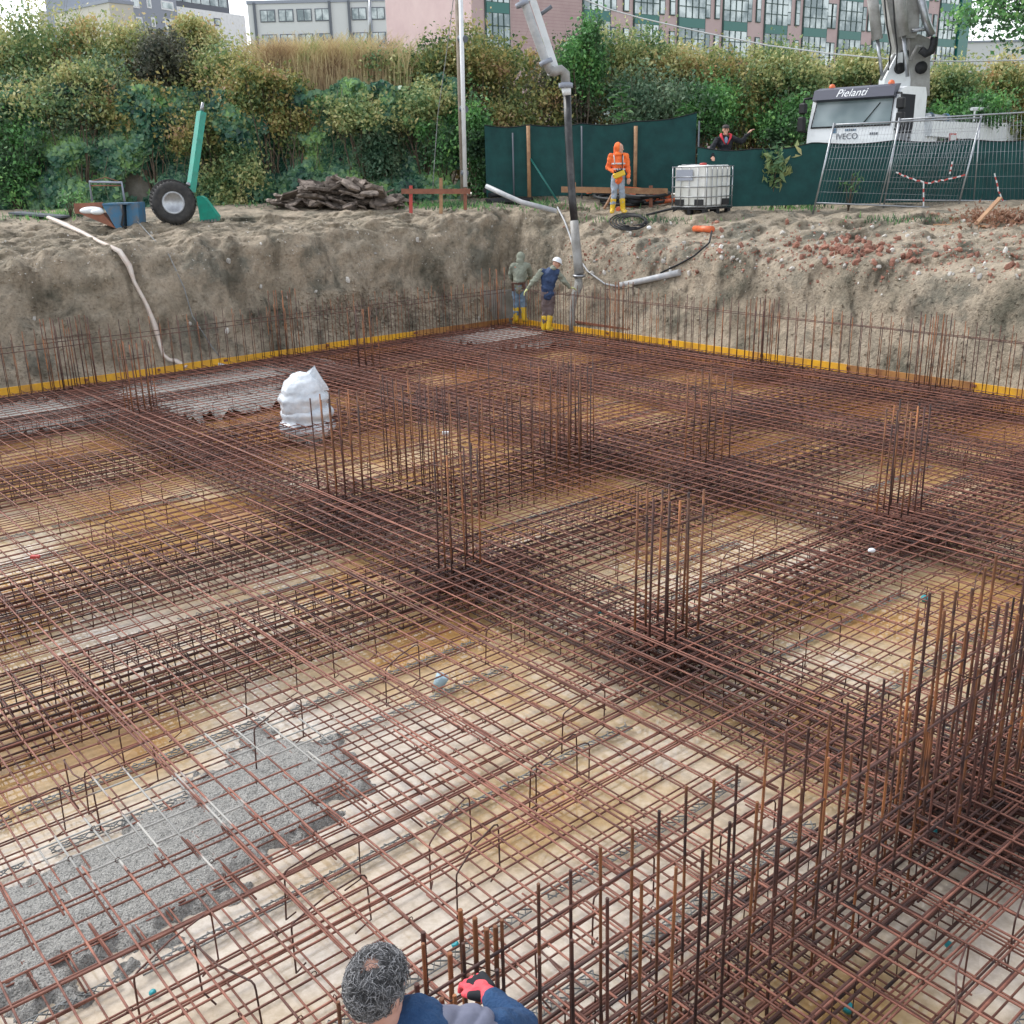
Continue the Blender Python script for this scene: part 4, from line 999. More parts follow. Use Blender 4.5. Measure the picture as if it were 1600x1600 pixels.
m=MB(); m.tube([q(1433,-30,Yb-.6),q(1446,30,Yb-.6),q(1456,55,Yb-.6)],.11,10); m.build('delivery_pipe','steel',tk)
m=MB(); m.tube([q(1439,78,Yb-.6),q(1447,84,Yb-.6),q(1455,80,Yb-.6),q(1459,70,Yb-.6),q(1460,58,Yb-.6)],.11,10); m.build('pipe_elbow','black',tk)
m=MB(); m.tube([q(1423,94,Yb-.45),q(1433,72,Yb-.5),q(1441,74,Yb-.5)],.05,8); m.tube([q(1376,125,Yb-.4),q(1398,84,Yb-.4)],.045,8); m.build('link_bar','gray_m',tk)
m=MB(); m.tube([q(1425,48,Yb-.55),q(1440,46,Yb-.55),q(1454,45,Yb-.55)],.05,8); m.build('pipe_bracket','steel',tk)
for k in range(3): MB().tube([q(1380+k*14,-20,Yb-.55),q(1386+k*12,40,Yb-.62),q(1392+k*10,75,Yb-.5),q(1388+k*12,110,Yb-.4)],.022,6).build('hydraulic_hose','black',tk)
# boom reaching over the pit
Yt=26.6
e0=q(1390,-30,Yb+.2); e1=q(1425,-30,Yb-.3)
MB().beam(e0,Vector((9.5,31.5,17)),.4,.5).build('boom_section','gray_m',tk)
MB().beam(Vector((9.5,31.5,17)),Vector((-1.5,27.2,15.5)),.32,.4).build('boom_section','gray_m',tk)
MB().beam(Vector((-1.5,27.2,15.5)),q(832,0,Yt),.13,.2).build('boom_section','white',tk)
MB().tube([Vector((-1.8,27.0,15.2)),q(815,-10,Yt-.25),q(832,40,Yt-.25),q(851,92,Yt-.25),q(860,112,Yt-.2)],.10,12).build('delivery_pipe','pvc',tk)
MB().beam(q(832,-2,Yt),q(868,106,Yt),.11,.15).build('boom_tip','white',tk)
for x,y in ((816,6),(853,97)): MB().lathe([(.12,-.05),(.16,-.05),(.16,.05),(.12,.05)],q(x,y,Yt-.25),14,(q(851,92,Yt)-q(832,40,Yt))).build('pipe_clamp','bluegrey',tk)
MB().tube([q(840,26,Yt),q(862,10,Yt)],.045,8).build('boom_bracket','frame_d',tk)
MB().tube([q(858,110,Yt-.2),q(866,112,Yt-.15),q(876,109,Yt-.1),q(883,115,Yt-.1),q(884,132,Yt-.1)],.115,12).build('pipe_elbow','gray_m',tk)
MB().lathe([(.11,-.06),(.17,-.06),(.17,.04),(.11,.06)],q(884,133,Yt-.1),16).build('pipe_clamp','bluegrey',tk)
MB().tube([q(884.5,137,Yt-.1),q(886,149,Yt-.1)],[.12,.1],12).build('hose_collar','white',tk)
hp=[(886,149),(888,200),(891,260),(894,310),(898,350)]; hp2=[(897,345),(900,380),(903,410),(905,428)]
MB().tube([q(x,y,Yt-.1-.7*(y-149)/290) for x,y in hp],.095,12).build('end_hose',mat('worn black hose',(.02,.02,.022),.4,0,(.10,.10,.10),4,ramp=(.5,.8)),tk)
MB().tube([q(x,y,Yt-.1-.7*(y-149)/290) for x,y in hp2],[.105,.11,.115,.12],12).build('end_sleeve','gray_m',tk)
MB().lathe([(.11,-.03),(.16,-.03),(.16,.03),(.11,.03)],q(905,431,Yt-.8),16).build('pipe_clamp','steel',tk)
o=MB().tube([q(904,433,Yt-.8),q(904,447,Yt-.85),q(898,462,Yt-.9),q(895,480,Yt-.95),q(894,500,Yt-1.0),q(895,517,Yt-1.0)],[.09,.11,.10,.07,.07,.10],9).build('concrete_stream','conc'); tag(o,'grey concrete stream pouring from the end of the pump hose','wet concrete',kind='stuff')
#PART3
# ================================================================ rim clutter
def stand(px,py): return T(px,py)
# tyres
def tyre(c,ax,label):
    t=thing('tyre',label,'tyre',c,0,'pair of big tyres on the rim'); ax=Vector(ax).normalized()
    R_=.50
    MB().lathe([(.27,-.20),(.40,-.24),(.47,-.21),(R_,-.14),(R_+.005,0),(R_,.14),(.47,.21),(.40,.24),(.27,.20)],c,32,ax).build('casing','rubber',t)
    m=MB(); x=ax.orthogonal().normalized(); y=ax.cross(x)
    for k in range(36):
        a=2*math.pi*k/36; d=x*math.cos(a)+y*math.sin(a); tn=ax.cross(d)
        for s in(-1,1):
            m.box(c+d*(R_-.0)+ax*(s*.11),(.13,.035,.045),Matrix((ax+tn*.4*s,tn,d)).transposed())
    m.build('tread','rubber',t)
    MB().lathe([(.0,-.06),(.07,-.06),(.08,-.10),(.14,-.11),(.20,-.05),(.255,-.17),(.285,-.19),(.285,.19),(.2,.1),(0,.1)],c,28,ax).build('rim','steel',t)
b=T(273,351); c=Vector((b.x,b.y+.1,b.z+.50)); ax=Vector((.30,-.95,.04))
tyre(c,(.30,-.95,.06),'front one of two big tyres standing together, pale rim showing')
tyre(c+Vector((-.26,.72,.02)),(.34,-.94,.0),'rear one of two big tyres, mostly hidden behind the pale rimmed one')
# green steel arm + foot
y0=c.y+.9
t=thing('green_jib','long green steel arm leaning up against the ivy behind the tyres','machine part',P(300,300,y0))
a,bb=P(298,300,y0),P(315,175,y0+.4)
MB().beam(a,bb,.19,.16).build('arm','teal',t); MB().beam(a.lerp(bb,.1)+Vector((0,-.09,0)),a.lerp(bb,.95)+Vector((0,-.09,0)),.07,.03).build('flange','teal',t)
MB().tube([bb,P(317,160,y0+.42)],[.06,.03],8).build('tip','steel',t); MB().lathe([(0,-.14),(.05,-.14),(.05,.14),(0,.14)],P(296,288,y0),12,(0,1,0)).build('pin','steel',t)
t=thing('digger_foot','green toothed steel foot standing right of the big tyres','machine part',T(322,345))
yf=T(322,345).y; m=MB(); m.prism([P(307,307,yf),P(313,306,yf),P(319,309,yf),P(341,338,yf),P(340,345,yf),P(313,347,yf)],(0,.25,0)); m.build('plate','teal',t)
for k in range(5): MB().box(P(316+k*5.2,346-k*.4,yf-.03),(.05,.05,.07)).build('tooth','steel',t)
# blue skip with frame
y0=T(185,356).y
t=thing('concrete_skip','faded blue steel skip with a pale sack in it, left of the big tyres','skip',P(185,356,y0))
def pb(x,y,dy=0): return P(x,y,y0+dy)
MB().prism([pb(159,319),pb(190,318),pb(191,356),pb(181,357)],(0,.55,0)).build('body','blue',t)
MB().prism([pb(197,317,.1),pb(215,316,.1),pb(218,355,.1),pb(199,356,.1)],(0,.5,0)).build('side_box','blue',t)
MB().prism([pb(115,318,.3),pb(160,316,.3),pb(160,334,.3),pb(117,334,.3)],(0,.05,0)).build('back_board','wood_red',t)
MB().prism([pb(125,334,.0),pb(160,333,.0),pb(181,357,.0),pb(168,352,0)],(0,.4,0)).build('chute','wood_red',t)
m=MB(); m.tube([pb(190,320,-.05),pb(193,335,-.1),pb(190,352,-.05),pb(197,356,-.1)],.03,6); m.build('cable_bundle','black',t)
MB().box((pb(187,318)+pb(187,318,.55))/2,(.6,.62,.035)).build('rim','blue',t)
m=MB(); m.ball(pb(143,329,.1),(.28,.15,.09),8); m.ball(pb(152,331,.0),(.16,.12,.07),8); o=m.build('sack','white'); tag(o,'crumpled pale sack lying in the chute of the blue skip','sack')
t=thing('rusty_stand','rusty thin steel frame standing behind the blue skip','frame',pb(165,318,.9))
m=MB(); m.tube([pb(144,315,.9),pb(140,284,.9),pb(190,285,.9),pb(195,315,.9)],.03,6); m.build('legs','bluegrey',t); m=MB(); m.tube([pb(140,284,.9),pb(165,277,.9),pb(190,285,.9)],.012,4); m.tube([pb(142,290,.9),pb(190,290,.9)],.02,4); m.build('brace','wood_red',t)
o=MB().box(T(55,340)+Vector((0,.3,.06)),(1.3,.7,.05),Matrix.Rotation(.1,3,'Y')).build('flat_plate','frame_d'); tag(o,'dark flat plate lying on the ground left of the blue skip','plate')

# broken slabs
M['slab']=mat('broken asphalt slab',(.07,.055,.045),.9,0,(.27,.22,.185),5,.8,25,rnd=.4)
protos=[]
for k in range(7):
    n=random.randint(6,9); poly=[]
    for i in range(n): a=2*math.pi*i/n; r=random.uniform(.6,1.05); poly.append((math.cos(a)*r*.55,math.sin(a)*r*.38,0))
    m=MB(); tp_=[]; h=random.uniform(.05,.10); V=[]
    for z,ins in ((0,.97),(h*.5,1.03),(h,.95)):
        for x,y,_ in poly: V.append((x*ins+random.uniform(-.03,.03),y*ins+random.uniform(-.03,.03),z+random.uniform(-.02,.02)))
    Fc=[tuple(range(n-1,-1,-1)),tuple(range(2*n,3*n))]+[(s*n+i,s*n+(i+1)%n,(s+1)*n+(i+1)%n,(s+1)*n+i) for s in(0,1) for i in range(n)]
    m.add(V,Fc); me=m.build('concrete_chunk','slab'); protos.append(me.data); bpy.data.objects.remove(me)
def place(me,loc,rot,s,name,label,cat,group):
    o=bpy.data.objects.new(name,me); col.objects.link(o); o.location=loc; o.rotation_euler=rot; o.scale=(s,s,s) if not hasattr(s,'__len__') else s
    return tag(o,label,cat,group)
for i in range(150):
    px=random.triangular(426,634,530); lay=random.random()**1.3
    hmax=38*(1-abs((px-530)/108)**2)+6
    g=T(px,326+random.uniform(-3,4)); Yy=g.y+random.uniform(0,.9)
    z=g.z+lay*hmax/62+.02
    big=random.uniform(.3,1.0)
    place(protos[i%7],(g.x,Yy,z),(random.uniform(-.7,.5),random.uniform(-.5,.5),random.random()*6),(big,big,big*1.2),'concrete_chunk','broken brown grey slab in the heap below the ivy wall','broken slab','broken slabs heaped below the ivy wall')
# batter boards
def batter(lbl,bd,posts,Y,m1='wood_red'):
    t=thing('batter_board',lbl,'batter board',P(posts[0][0],posts[0][2],Y))
    MB().beam(P(*bd[0],Y-.05),P(*bd[1],Y-.05),.04,bd[2]).build('board',m1,t)
    for x,ya,yb_,mm in posts: MB().beam(P(x,yb_+3,Y),P(x,ya,Y),.09,.07,up=(0,1,0)).build('post',mm,t)
    return t
tt=batter('low batter board of reddish planks with a tall middle stake beside the pole',((627,299),(735,299),.13),((642,290,331,'tape_r'),(689,278,331,'wood'),(727,294,325,'wood_red')),28.6)
batter('long raw plank batter board behind the orange worker, on short stakes',((877,296),(1043,299),.15),((897,285,330,'wood'),(1017,290,329,'wood_red')),28.6,'wood')
MB().beam(P(944,326,28.4),P(957,303,28.6),.05,.05).build('stake','wood'); tag(bpy.data.objects['stake'],'pale diagonal timber stake left of the orange worker boots','stake')
o=MB().beam(T(1524,351),T(1524,351)+Vector((.52,.1,.55)),.14,.03).build('stake','wood'); tag(o,'orange brown board sticking up from the ground near the right edge','stake')
o=MB().beam(T(1460,352,.04),T(1545,356,.04),.12,.04).build('plank','wood'); tag(o,'flat orange board lying under the leaning mesh panel','plank')
# pipes
def pipe(pl,r,m,name,label,group=None,cat='pipe',n=10):
    o=MB().tube(pl,r,n).build(name,m); return tag(o,label,cat,group)
def S(px,py,up): p=T(px,py); p.z+=up; return p
for k,(a,b,u) in enumerate((((760,318),(832,316),.06),((765,314),(838,312),.16),((758,310),(826,309),.22),((772,308),(820,305),.30),((765,318),(826,319),.03))):
    pipe([S(*a,u),S((a[0]+b[0])/2,(a[1]+b[1])/2,u+.03),S(*b,u)],.075,'black','corrugated_pipe','thick black corrugated pipe in the bundle at the left end of the high net fence','black corrugated pipes bundled by the fence')
for k in range(7):
    pts=[]; cx=975+random.uniform(-22,25); 
    for i in range(13):
        a=math.pi*2*i/13; p=S(cx+38*math.cos(a)+k*2,319+6*math.sin(a),.08+.035*k); pts.append(p)
    o=MB().tube(pts,.045,8,closed=True).build('hose_coil','black'); tag(o,'loop of black pipe in the coil under the orange pipes','pipe coil','coiled black pipe loops by the orange worker')
OP=[((905,298),(960,307),.18),((918,312),(1000,304),.22),((930,305),(990,318),.3),((965,330),(1040,312),.05),((985,306),(1045,318),.25),((1000,300),(1030,316),.3),((1010,324),(1045,305),.2),((960,312),(1035,316),.35),((1030,322),(1060,316),.1),((940,318),(1000,322),.1),((990,300),(1048,309),.4)]
for a,b,u in OP:
    pipe([S(*a,u),S(*b,u*.8)],.058,'orange','drain_pipe','orange plastic drain pipe in the loose pile behind the orange worker','orange drain pipes piled by the fence')
pipe([S(1085,364,.1),S(1113,365,.1)],.075,'orange','drain_pipe','short single orange pipe lying alone on the slope below the white tank')
pipe([P(760,291,28.3),P(790,305,28.0),P(815,316,27.8),P(870,330,27.6)],.065,'pvc','bent_pipe','bent pale grey pipe sloping down from the fence to the rim',n=12)
pipe([S(871,330,.1),S(882,350,.08),S(890,372,.08),S(898,400,.1),S(918,430,.1),S(945,450,.1),S(970,455,.1)],.022,'pvc','thin_hose','thin grey hose running down the bank behind the concrete hose','',cat='hose')
pipe([S(968,454,.12),S(1015,445,.13),S(1062,436,.15)],.075,'pvc','grey_pipe','straight grey pipe lying on the bank right of the concrete hose')
pipe([S(1112,368,.1),S(1108,385,.08),S(1085,405,.08),S(1060,420,.1),S(1032,438,.17)],.022,'black','black_cable','black cable arching from the orange pipe down to the grey pipe',cat='cable',n=6)
for k in range(5):
    pts=[]; cx,cy=982+k*2,350+k
    for i in range(15): a=math.pi*1.75*i/14+.6*k; pts.append(S(cx+(30-3*k)*math.cos(a),cy+(13-1.5*k)*math.sin(a),.06+.02*k))
    o=MB().tube(pts,.020,6).build('cable_loop','black'); tag(o,'black cable loop lying on the rim in front of the orange worker','cable','loops of black cable on the rim')
pipe([S(1010,340,.06),S(1040,332,.06),S(1065,327,.06),S(1090,330,.05)],.03,'black','thick_cable','black cable running from the loops to the white tank',cat='cable',n=6)
m=MB(); m.ball(S(1014,361,.08),(.06,.06,.05),8); o=m.build('plastic_plug','white'); tag(o,'small white cap at the end of the black cable loops','cap')
# flat white fire hose
hpx=[(75,345),(100,357),(130,369),(160,382),(187,396),(200,415),(212,440),(226,475),(237,508),(245,535),(252,556),(262,566),(274,570),(288,573)]
pts=[T(x,y,.10) for x,y in hpx]; m=MB(); V=[];Fc=[]
for i,p in enumerate(pts):
    t_=(pts[min(i+1,len(pts)-1)]-pts[max(i-1,0)]).normalized(); sd_=t_.cross(Vector((0,-.8,.6))).normalized()
    w_=.05*(1+.25*math.sin(i*1.7)); nn=sd_.cross(t_)*.02
    V+= [p+sd_*w_,p+nn,p-sd_*w_,p-nn]
for i in range(len(pts)-1):
    for k in range(4): Fc.append((i*4+k,i*4+(k+1)%4,i*4+4+(k+1)%4,i*4+4+k))
o=m.add(V,Fc,True).build('flat_hose',mat('canvas hose',(.62,.50,.42),.7,0,(.70,.64,.58),6)); tag(o,'flat pale canvas hose running down the left bank to the yellow boards','hose')
pipe([T(200,330,.2),T(216,350,.05),T(240,375,.03),T(262,400,.05),T(285,450,.08),T(305,495,.1),T(330,545,.15),T(352,572,.1)],.012,'spacer','thin_rope','thin rope trailing down the left bank right of the flat hose',cat='rope',n=4)
m=MB(); m.tube([T(338,568,.1),T(350,570,.12),T(362,575,.1)],.03,6); o=m.build('rope_end','white'); tag(o,'white rag at the lower end of the thin rope on the yellow board','rag')

# ---- white tank
c=T(1105,334); t=thing('liquid_tank','white square liquid tank in a galvanised cage standing on a pallet','tank',(c.x,c.y+.78,c.z-.02),R(45))
z=.15
MB().box((0,0,z+.53),(1.10,.98,1.0),bev=.05).build('bottle',mat('milky tank plastic',(.62,.63,.58),.35,0,(.70,.71,.68),1.5,ramp=(.4,.55)),t,False)
m=MB()
for k in range(6): x=-.56+1.12*k/5; m.tube([(x,-.52,z),(x,-.52,z+1.0)],.011,6); m.tube([(x,.52,z),(x,.52,z+1.0)],.011,6)
for k in range(5): y=-.52+1.04*k/4; m.tube([(-.58,y,z),(-.58,y,z+1.0)],.011,6); m.tube([(.58,y,z),(.58,y,z+1.0)],.011,6)
for k in range(5):
    zz=z+.03+.965*k/4; m.tube([(-.59,-.53,zz),(.59,-.53,zz),(.59,.53,zz),(-.59,.53,zz)],.013,6,closed=True)
m.tube([(-.2,-.52,z+1.0),(-.2,.52,z+1.05)],.013,6); m.tube([(.2,-.52,z+1.0),(.2,.52,z+1.05)],.013,6)
m.build('cage','steel',t,False)
m=MB(); m.box((0,0,.13),(1.2,1.05,.03))
for x in(-.5,0,.5):
    for y in(-.45,0,.45): m.box((x,y,.055),(.14,.1,.11))
m.build('pallet','black',t,False)
MB().lathe([(0,0),(.09,0),(.09,.05),(0,.06)],(0,0,z+1.03),16).build('cap','tape_r',t,False)
MB().box((-.588,.15,z+.80),(.01,.5,.26)).build('label_plate','bluegrey',t,False)
m=MB(); m.box((-.56,.3,z+.14),(.05,.26,.15)); m.box((-.56,-.3,z+.14),(.05,.26,.15)); m.box((.3,-.51,z+.14),(.3,.05,.15)); m.build('corner_guard','black',t,False)

# plants by the low net
def leafplant(px,py,h,w_,label,n=150,ls=.17,m='lf_gr'):
    b=T(px,py); t=thing('sapling',label,'sapling',b); mb=MB(); pts=[]
    for k in range(7):
        a=random.random()*6; e=b+Vector((math.cos(a)*w_*random.uniform(.3,1),math.sin(a)*.3,h*random.uniform(.6,1))); mm=(b+e)/2+Vector((0,0,.25)); mb.tube([b,mm,e],[.015,.01,.003],5)
        for s in range(n//7): f=random.uniform(.35,1.05); q_=b.lerp(mm,f*2) if f<.5 else mm.lerp(e,min(1,f*2-1)); pts.append(tuple(q_+Vector((random.gauss(0,.09),random.gauss(0,.09),random.gauss(0,.07)))))
    mb.build('stems','bark',t); leafcloud('leaves',np.array(pts),ls,m,t,.7,asp=.35)
leafplant(1205,328,1.75,.75,'large leaved yellow green sapling growing in front of the low green net',260,.22,'lf_yg')
leafplant(1227,326,.75,.3,'small green weed at the foot of the low green net right of the sapling',80,.13)
leafplant(1325,330,1.0,.35,'thin weed seen through the leaning mesh panel',60,.12)
leafplant(110,338,.6,.5,'bright green weed below the ivy left of the rusty frame',160,.13)

# bricks, stones
M['brick']=mat('broken brick',(.22,.085,.055),.9,0,(.36,.19,.14),6,.5,40,rnd=.25)
M['stone']=mat('pale stone',(.42,.40,.36),.9,0,(.6,.58,.54),6,.4,40,rnd=.3)
def lump(mname,seed,flat=1):
    m=MB(); m.ball((0,0,0),.5,5); V=[]
    for x,y,z_ in m.v:
        p=Vector((x,y,z_)); k=1+.35*noise.noise(p*2.2+Vector((seed,0,0)))
        mx_=max(abs(p.x),abs(p.y),abs(p.z))+1e-6; p=p.lerp(p*(.5/mx_),.85)*k; V.append((p.x,p.y*.75,p.z*.6*flat))
    m.v=V; m.sm=[False]*len(m.f); o=m.build('piece',mname); me=o.data; bpy.data.objects.remove(o); return me
bl=[lump('brick',k) for k in range(4)]; sl=[lump('stone',k+9) for k in range(4)]; cl_=[lump('earth',k+20) for k in range(4)]
for i in range(130):
    if i<95: px,py=random.gauss(1325,42),random.gauss(389,9)
    else: px,py=random.uniform(900,1600),random.uniform(345,430)
    if i>110: px,py=random.gauss(1480,60),random.gauss(400,14)
    p=T(px,py,.02); s=random.uniform(.05,.15)
    place(bl[i%4],p,(random.random()*3,random.random()*3,random.random()*3),(s*1.3,s,s),'brick_fragment','broken red brick piece scattered on the right bank','brick fragment','brick fragments on the right bank')
for i in range(110):
    px=random.uniform(0,1600) if i<40 else random.uniform(880,1600); py=random.uniform(345,440) if px>850 else random.uniform(350,520)
    p=T(px,py,.01); s=random.uniform(.04,.13)
    place(sl[i%4],p,(random.random()*3,random.random()*3,random.random()*3),s,'stone','small pale stone lying on the bank','stone','small stones on the bank')
def scatter(name,mes,n,fn,smin,smax,label,cat,mname):
    """many tiny pieces nobody could count: one mesh"""
    Vs=[];Fs=[];b=0
    base=[([v.co.copy() for v in me.vertices],[tuple(p.vertices) for p in me.polygons]) for me in mes]
    for i in range(n):
        p=fn(); 
        if p is None: continue
        v,f=base[i%len(base)]; s=random.uniform(smin,smax)*(1 if random.random()<.85 else 1.8); rt=Matrix.Rotation(random.random()*6,3,(random.gauss(0,1),random.gauss(0,1),random.gauss(0,1)))
        Vs+= [tuple(p+(rt@q_)*s) for q_ in v]; Fs+=[tuple(k+b for k in g) for g in f]; b+=len(v)
    o=MB().add(Vs,Fs).build(name,mname); tag(o,label,cat,kind='stuff'); return o
def lump2(mname,seed):
    me=lump(mname,seed); return me
def octa(mname):
    V=[(random.uniform(.35,.6)*a,random.uniform(.3,.5)*b,random.uniform(.2,.4)*c) for a,b,c in((1,0,0),(-1,0,0),(0,1,0),(0,-1,0),(0,0,1),(0,0,-1))]
    o=MB().add(V,[(0,2,4),(2,1,4),(1,3,4),(3,0,4),(2,0,5),(1,2,5),(3,1,5),(0,3,5)]).build('p',mname); me=o.data; bpy.data.objects.remove(o); return me
oc=[octa('earth') for _ in range(6)]
scatter('earth_clods',oc,5000,lambda:T(random.uniform(-40,1640),random.uniform(335,600),.0,True),.02,.075,'loose crumbs of earth covering the bank','earth clods','earth')
scatter('earth_clods',oc,2600,lambda:T(random.gauss(600,62),random.gauss(490,16),0,True),.05,.14,'heap of crumbled earth slumped against the bank behind the left yellow board','earth clods','earth')
scatter('rubble_bits',[octa('brick') for _ in range(4)],900,lambda:T(random.uniform(880,1640),random.gauss(392,22)),.03,.08,'fine brick rubble strewn on the right bank','rubble','brick')
scatter('rubble_bits',[octa('stone') for _ in range(4)],1100,lambda:T(random.uniform(0,1640),random.gauss(385,30)),.015,.04,'fine pale gravel strewn on the bank','gravel','stone')
lf=leafcloud('fallen_leaves',np.array([tuple(T(random.gauss(1555,38),random.gauss(343,8),.03)+Vector((0,0,random.uniform(0,.09)))) for _ in range(900)]),.08,leafmat('fallen leaves',[(.10,.045,.03),(.17,.08,.05),(.24,.13,.08),(.2,.12,.08)])); tag(lf,'heap of reddish fallen leaves and twigs at the right edge','leaf litter',kind='stuff')
o=MB().box(T(765,500)+Vector((-.2,.2,.25)),(1.9,.12,1.0)).build('concrete_block','lwall'); tag(o,'smooth pale concrete face exposed in the bank left of the workers','concrete block')
o=MB().beam(W(17.9,18.8,.12),W(17.95,16.9,.10),.12,.05).build('plank','wood_red'); tag(o,'reddish plank lying behind the right yellow boards near the corner','plank')

# teal plastic caps and bits
def capat(px,py,z,s,label,m='teal_p'):
    p=G(px,py,z); s*=.68; t=MB().lathe([(0,.0),(s*.5,.0),(s*.55,s*.35),(s*.42,s*.6),(s*.2,s*.62),(0,s*.5)],p,14,(random.uniform(-.5,.5),random.uniform(-.5,.5),1)); o=t.build('plastic_scrap',m); tag(o,label,'plastic cap')
capat(240,1553,-.36,.055,'turquoise plastic scrap on the floor at bottom left, right of the wet concrete')
capat(1323,1577,-.36,.085,'largest turquoise cap floating on the muddy water at bottom right')
capat(712,1478,-.33,.06,'turquoise plastic scrap on the floor behind the bars at the bending worker gloves')
capat(270,1066,-.36,.06,'turquoise plastic scrap under the mat left of centre')
capat(1447,938,-.36,.12,'sky blue cap on the floor in front of the right column stub')
capat(1481,1478,-.36,.06,'small turquoise cap on the muddy water at the right edge')
capat(1458,1300,-.25,.06,'turquoise plastic scrap among the dark bars below the tall bar cluster')
capat(937,958,-.2,.05,'tiny blue cap left of the nearest column stub')
M['ltblue']=mat('pale blue plastic',(.42,.60,.68),.4)
m=MB(); p=G(683,1075,-.36); m.lathe([(0,0),(.045,0),(.058,.12),(.045,.13),(0,.11)],p,14,(.5,.1,1)); o=m.build('plastic_cup','ltblue'); tag(o,'crumpled pale blue plastic cup on the floor under the mat, near the centre','cup')
o=MB().box(G(55,870,.02),(.09,.05,.03)).build('rag','tape_r'); tag(o,'small red scrap caught on the mat at the left edge','scrap')
o=MB().box(P(1215,508,22.5),(.14,.06,.1),Matrix.Rotation(.4,3,'Y')).build('rag','teal_p'); tag(o,'small blue rag tied on the bars at the right yellow board','rag')
m=MB(); m.ball(G(1362,860,.03),(.04,.03,.025),6); o=m.build('crumpled_paper','white'); tag(o,'crumpled white paper on the mat below the right column stub','paper')
m=MB(); m.box(G(696,677,.0),(.1,.05,.05)); o=m.build('crumpled_paper','white'); tag(o,'white scrap in the lift shaft mesh','paper')

# ================================================================ organic shapes
def organic(name,prims,vox,m,parent,sm=4,disp=0,dsc=6,world=True,seed=0):
    mb=MB()
    for q_ in prims:
        if q_[0]=='c':
            _,a,ra,b,rb=q_; a=Vector(a);b=Vector(b); mb.ball(a,ra,7); mb.ball(b,rb,7); mb.tube([a,b],[ra,rb],14)
        else:
            _,c_,r_=q_[:3]; mb.ball(c_,r_,10,q_[3] if len(q_)>3 else None)
    o=mb.build('tmp',m,parent,world)
    md=o.modifiers.new('r','REMESH'); md.mode='VOXEL'; md.voxel_size=vox; md.use_smooth_shade=True
    if sm: ms=o.modifiers.new('s','SMOOTH'); ms.iterations=sm; ms.factor=.5
    dg=bpy.context.evaluated_depsgraph_get(); me=bpy.data.meshes.new_from_object(o.evaluated_get(dg)); par=o.parent; bpy.data.objects.remove(o)
    if disp:
        nn=[v.normal.copy() for v in me.vertices]
        for v,n_ in zip(me.vertices,nn): v.co+=n_*disp*(noise.fractal(v.co*dsc+Vector((seed,0,0)),1,2,3))
    me.name=name; me.materials.clear(); me.materials.append(M[m] if isinstance(m,str) else m)
    for p in me.polygons: p.use_smooth=True
    ob=bpy.data.objects.new(name,me); col.objects.link(ob); ob.parent=par; return ob
def chain(pts,rs): return [('c',a,ra,b,rb) for a,b,ra,rb in zip(pts,pts[1:],rs,rs[1:])]
# wrapped white bag
M['film']=mat('white plastic film',(.50,.55,.60),.25,0,(.74,.78,.82),4,.5,14,coat=.4)
b=G(481,674,-.2); y0=b.y; sc_=1
t=thing('wrapped_bag','white plastic wrapped bag with a crumpled peak standing amid the rebar','bag',b)
def bq(x,y,z): return b+Vector((x,y,z*.80))
organic('sack',[('c',bq(-.02,0,.08),.36,bq(0,0,.25),.38),('c',bq(0,0,.25),.37,bq(-.02,0,.42),.31),('e',bq(0,0,.10),(.47,.43,.22)),('e',bq(.02,0,.40),(.45,.40,.17))],.02,'film',t,6,.03,4)
organic('film_top',[('c',bq(-.03,0,.50),.38,bq(-.03,0,.78),.36),('e',bq(-.02,0,.70),(.42,.38,.19))],.02,'film',t,4,.02,5)
V=[];Fc=[];nn_=26
for i in range(nn_+1):
    a=i/nn_*2*math.pi
    for j in range(9):
        k=j/8; rad=lerp(1,.0,k**1.15); fold=1+.22*math.sin(a*4+k*3)*(1-k); V.append(bq(lerp(.06,.20,k)+.29*rad*fold*math.cos(a),.13*rad*fold*math.sin(a),.84+.50*k+.03*noise.noise(Vector((a*2,k*5,1)))))
for i in range(nn_):
    for j in range(8): q_=i*9+j; Fc.append((q_,q_+9,q_+10,q_+1))
MB().add(V,Fc,False).build('film_peak','film',t)

# ================================================================ people
M['skin']=mat('skin',(.50,.27,.19),.55,0,(.58,.33,.24),8); M['hiviz']=mat('orange hi-vis cloth',(.95,.20,.04),.8,0,(.80,.15,.04),5,.4,20)
M['reflect']=mat('reflective tape',(.55,.56,.56),.4); M['jeans']=mat('jeans',(.12,.20,.30),.85,0,(.24,.33,.42),6,.3,30); M['ljeans']=mat('pale jeans',(.36,.42,.48),.85,0,(.28,.33,.40),6,.3,30)
M['boot']=mat('yellow rubber boot',(.78,.50,.02),.45,0,(.36,.27,.12),9,ramp=(.5,.75)); M['sage']=mat('sage hoodie',(.21,.23,.18),.9,0,(.28,.30,.24),6,.4,25); M['navy']=mat('navy padded vest',(.02,.045,.11),.75,0,(.035,.065,.15),6,.4,20)
M['brownt']=mat('brown grey trousers',(.13,.10,.10),.9,0,(.18,.14,.14),6,.3,25); M['hiyel']=mat('pale yellow glove',(.55,.60,.28),.7); M["redc"]=mat('red lining',(.55,.03,.05),.7)
M['yellowb']=mat('yellow remote case',(.75,.50,.03),.4); M['belt']=mat('brown leather belt',(.10,.05,.035),.8)
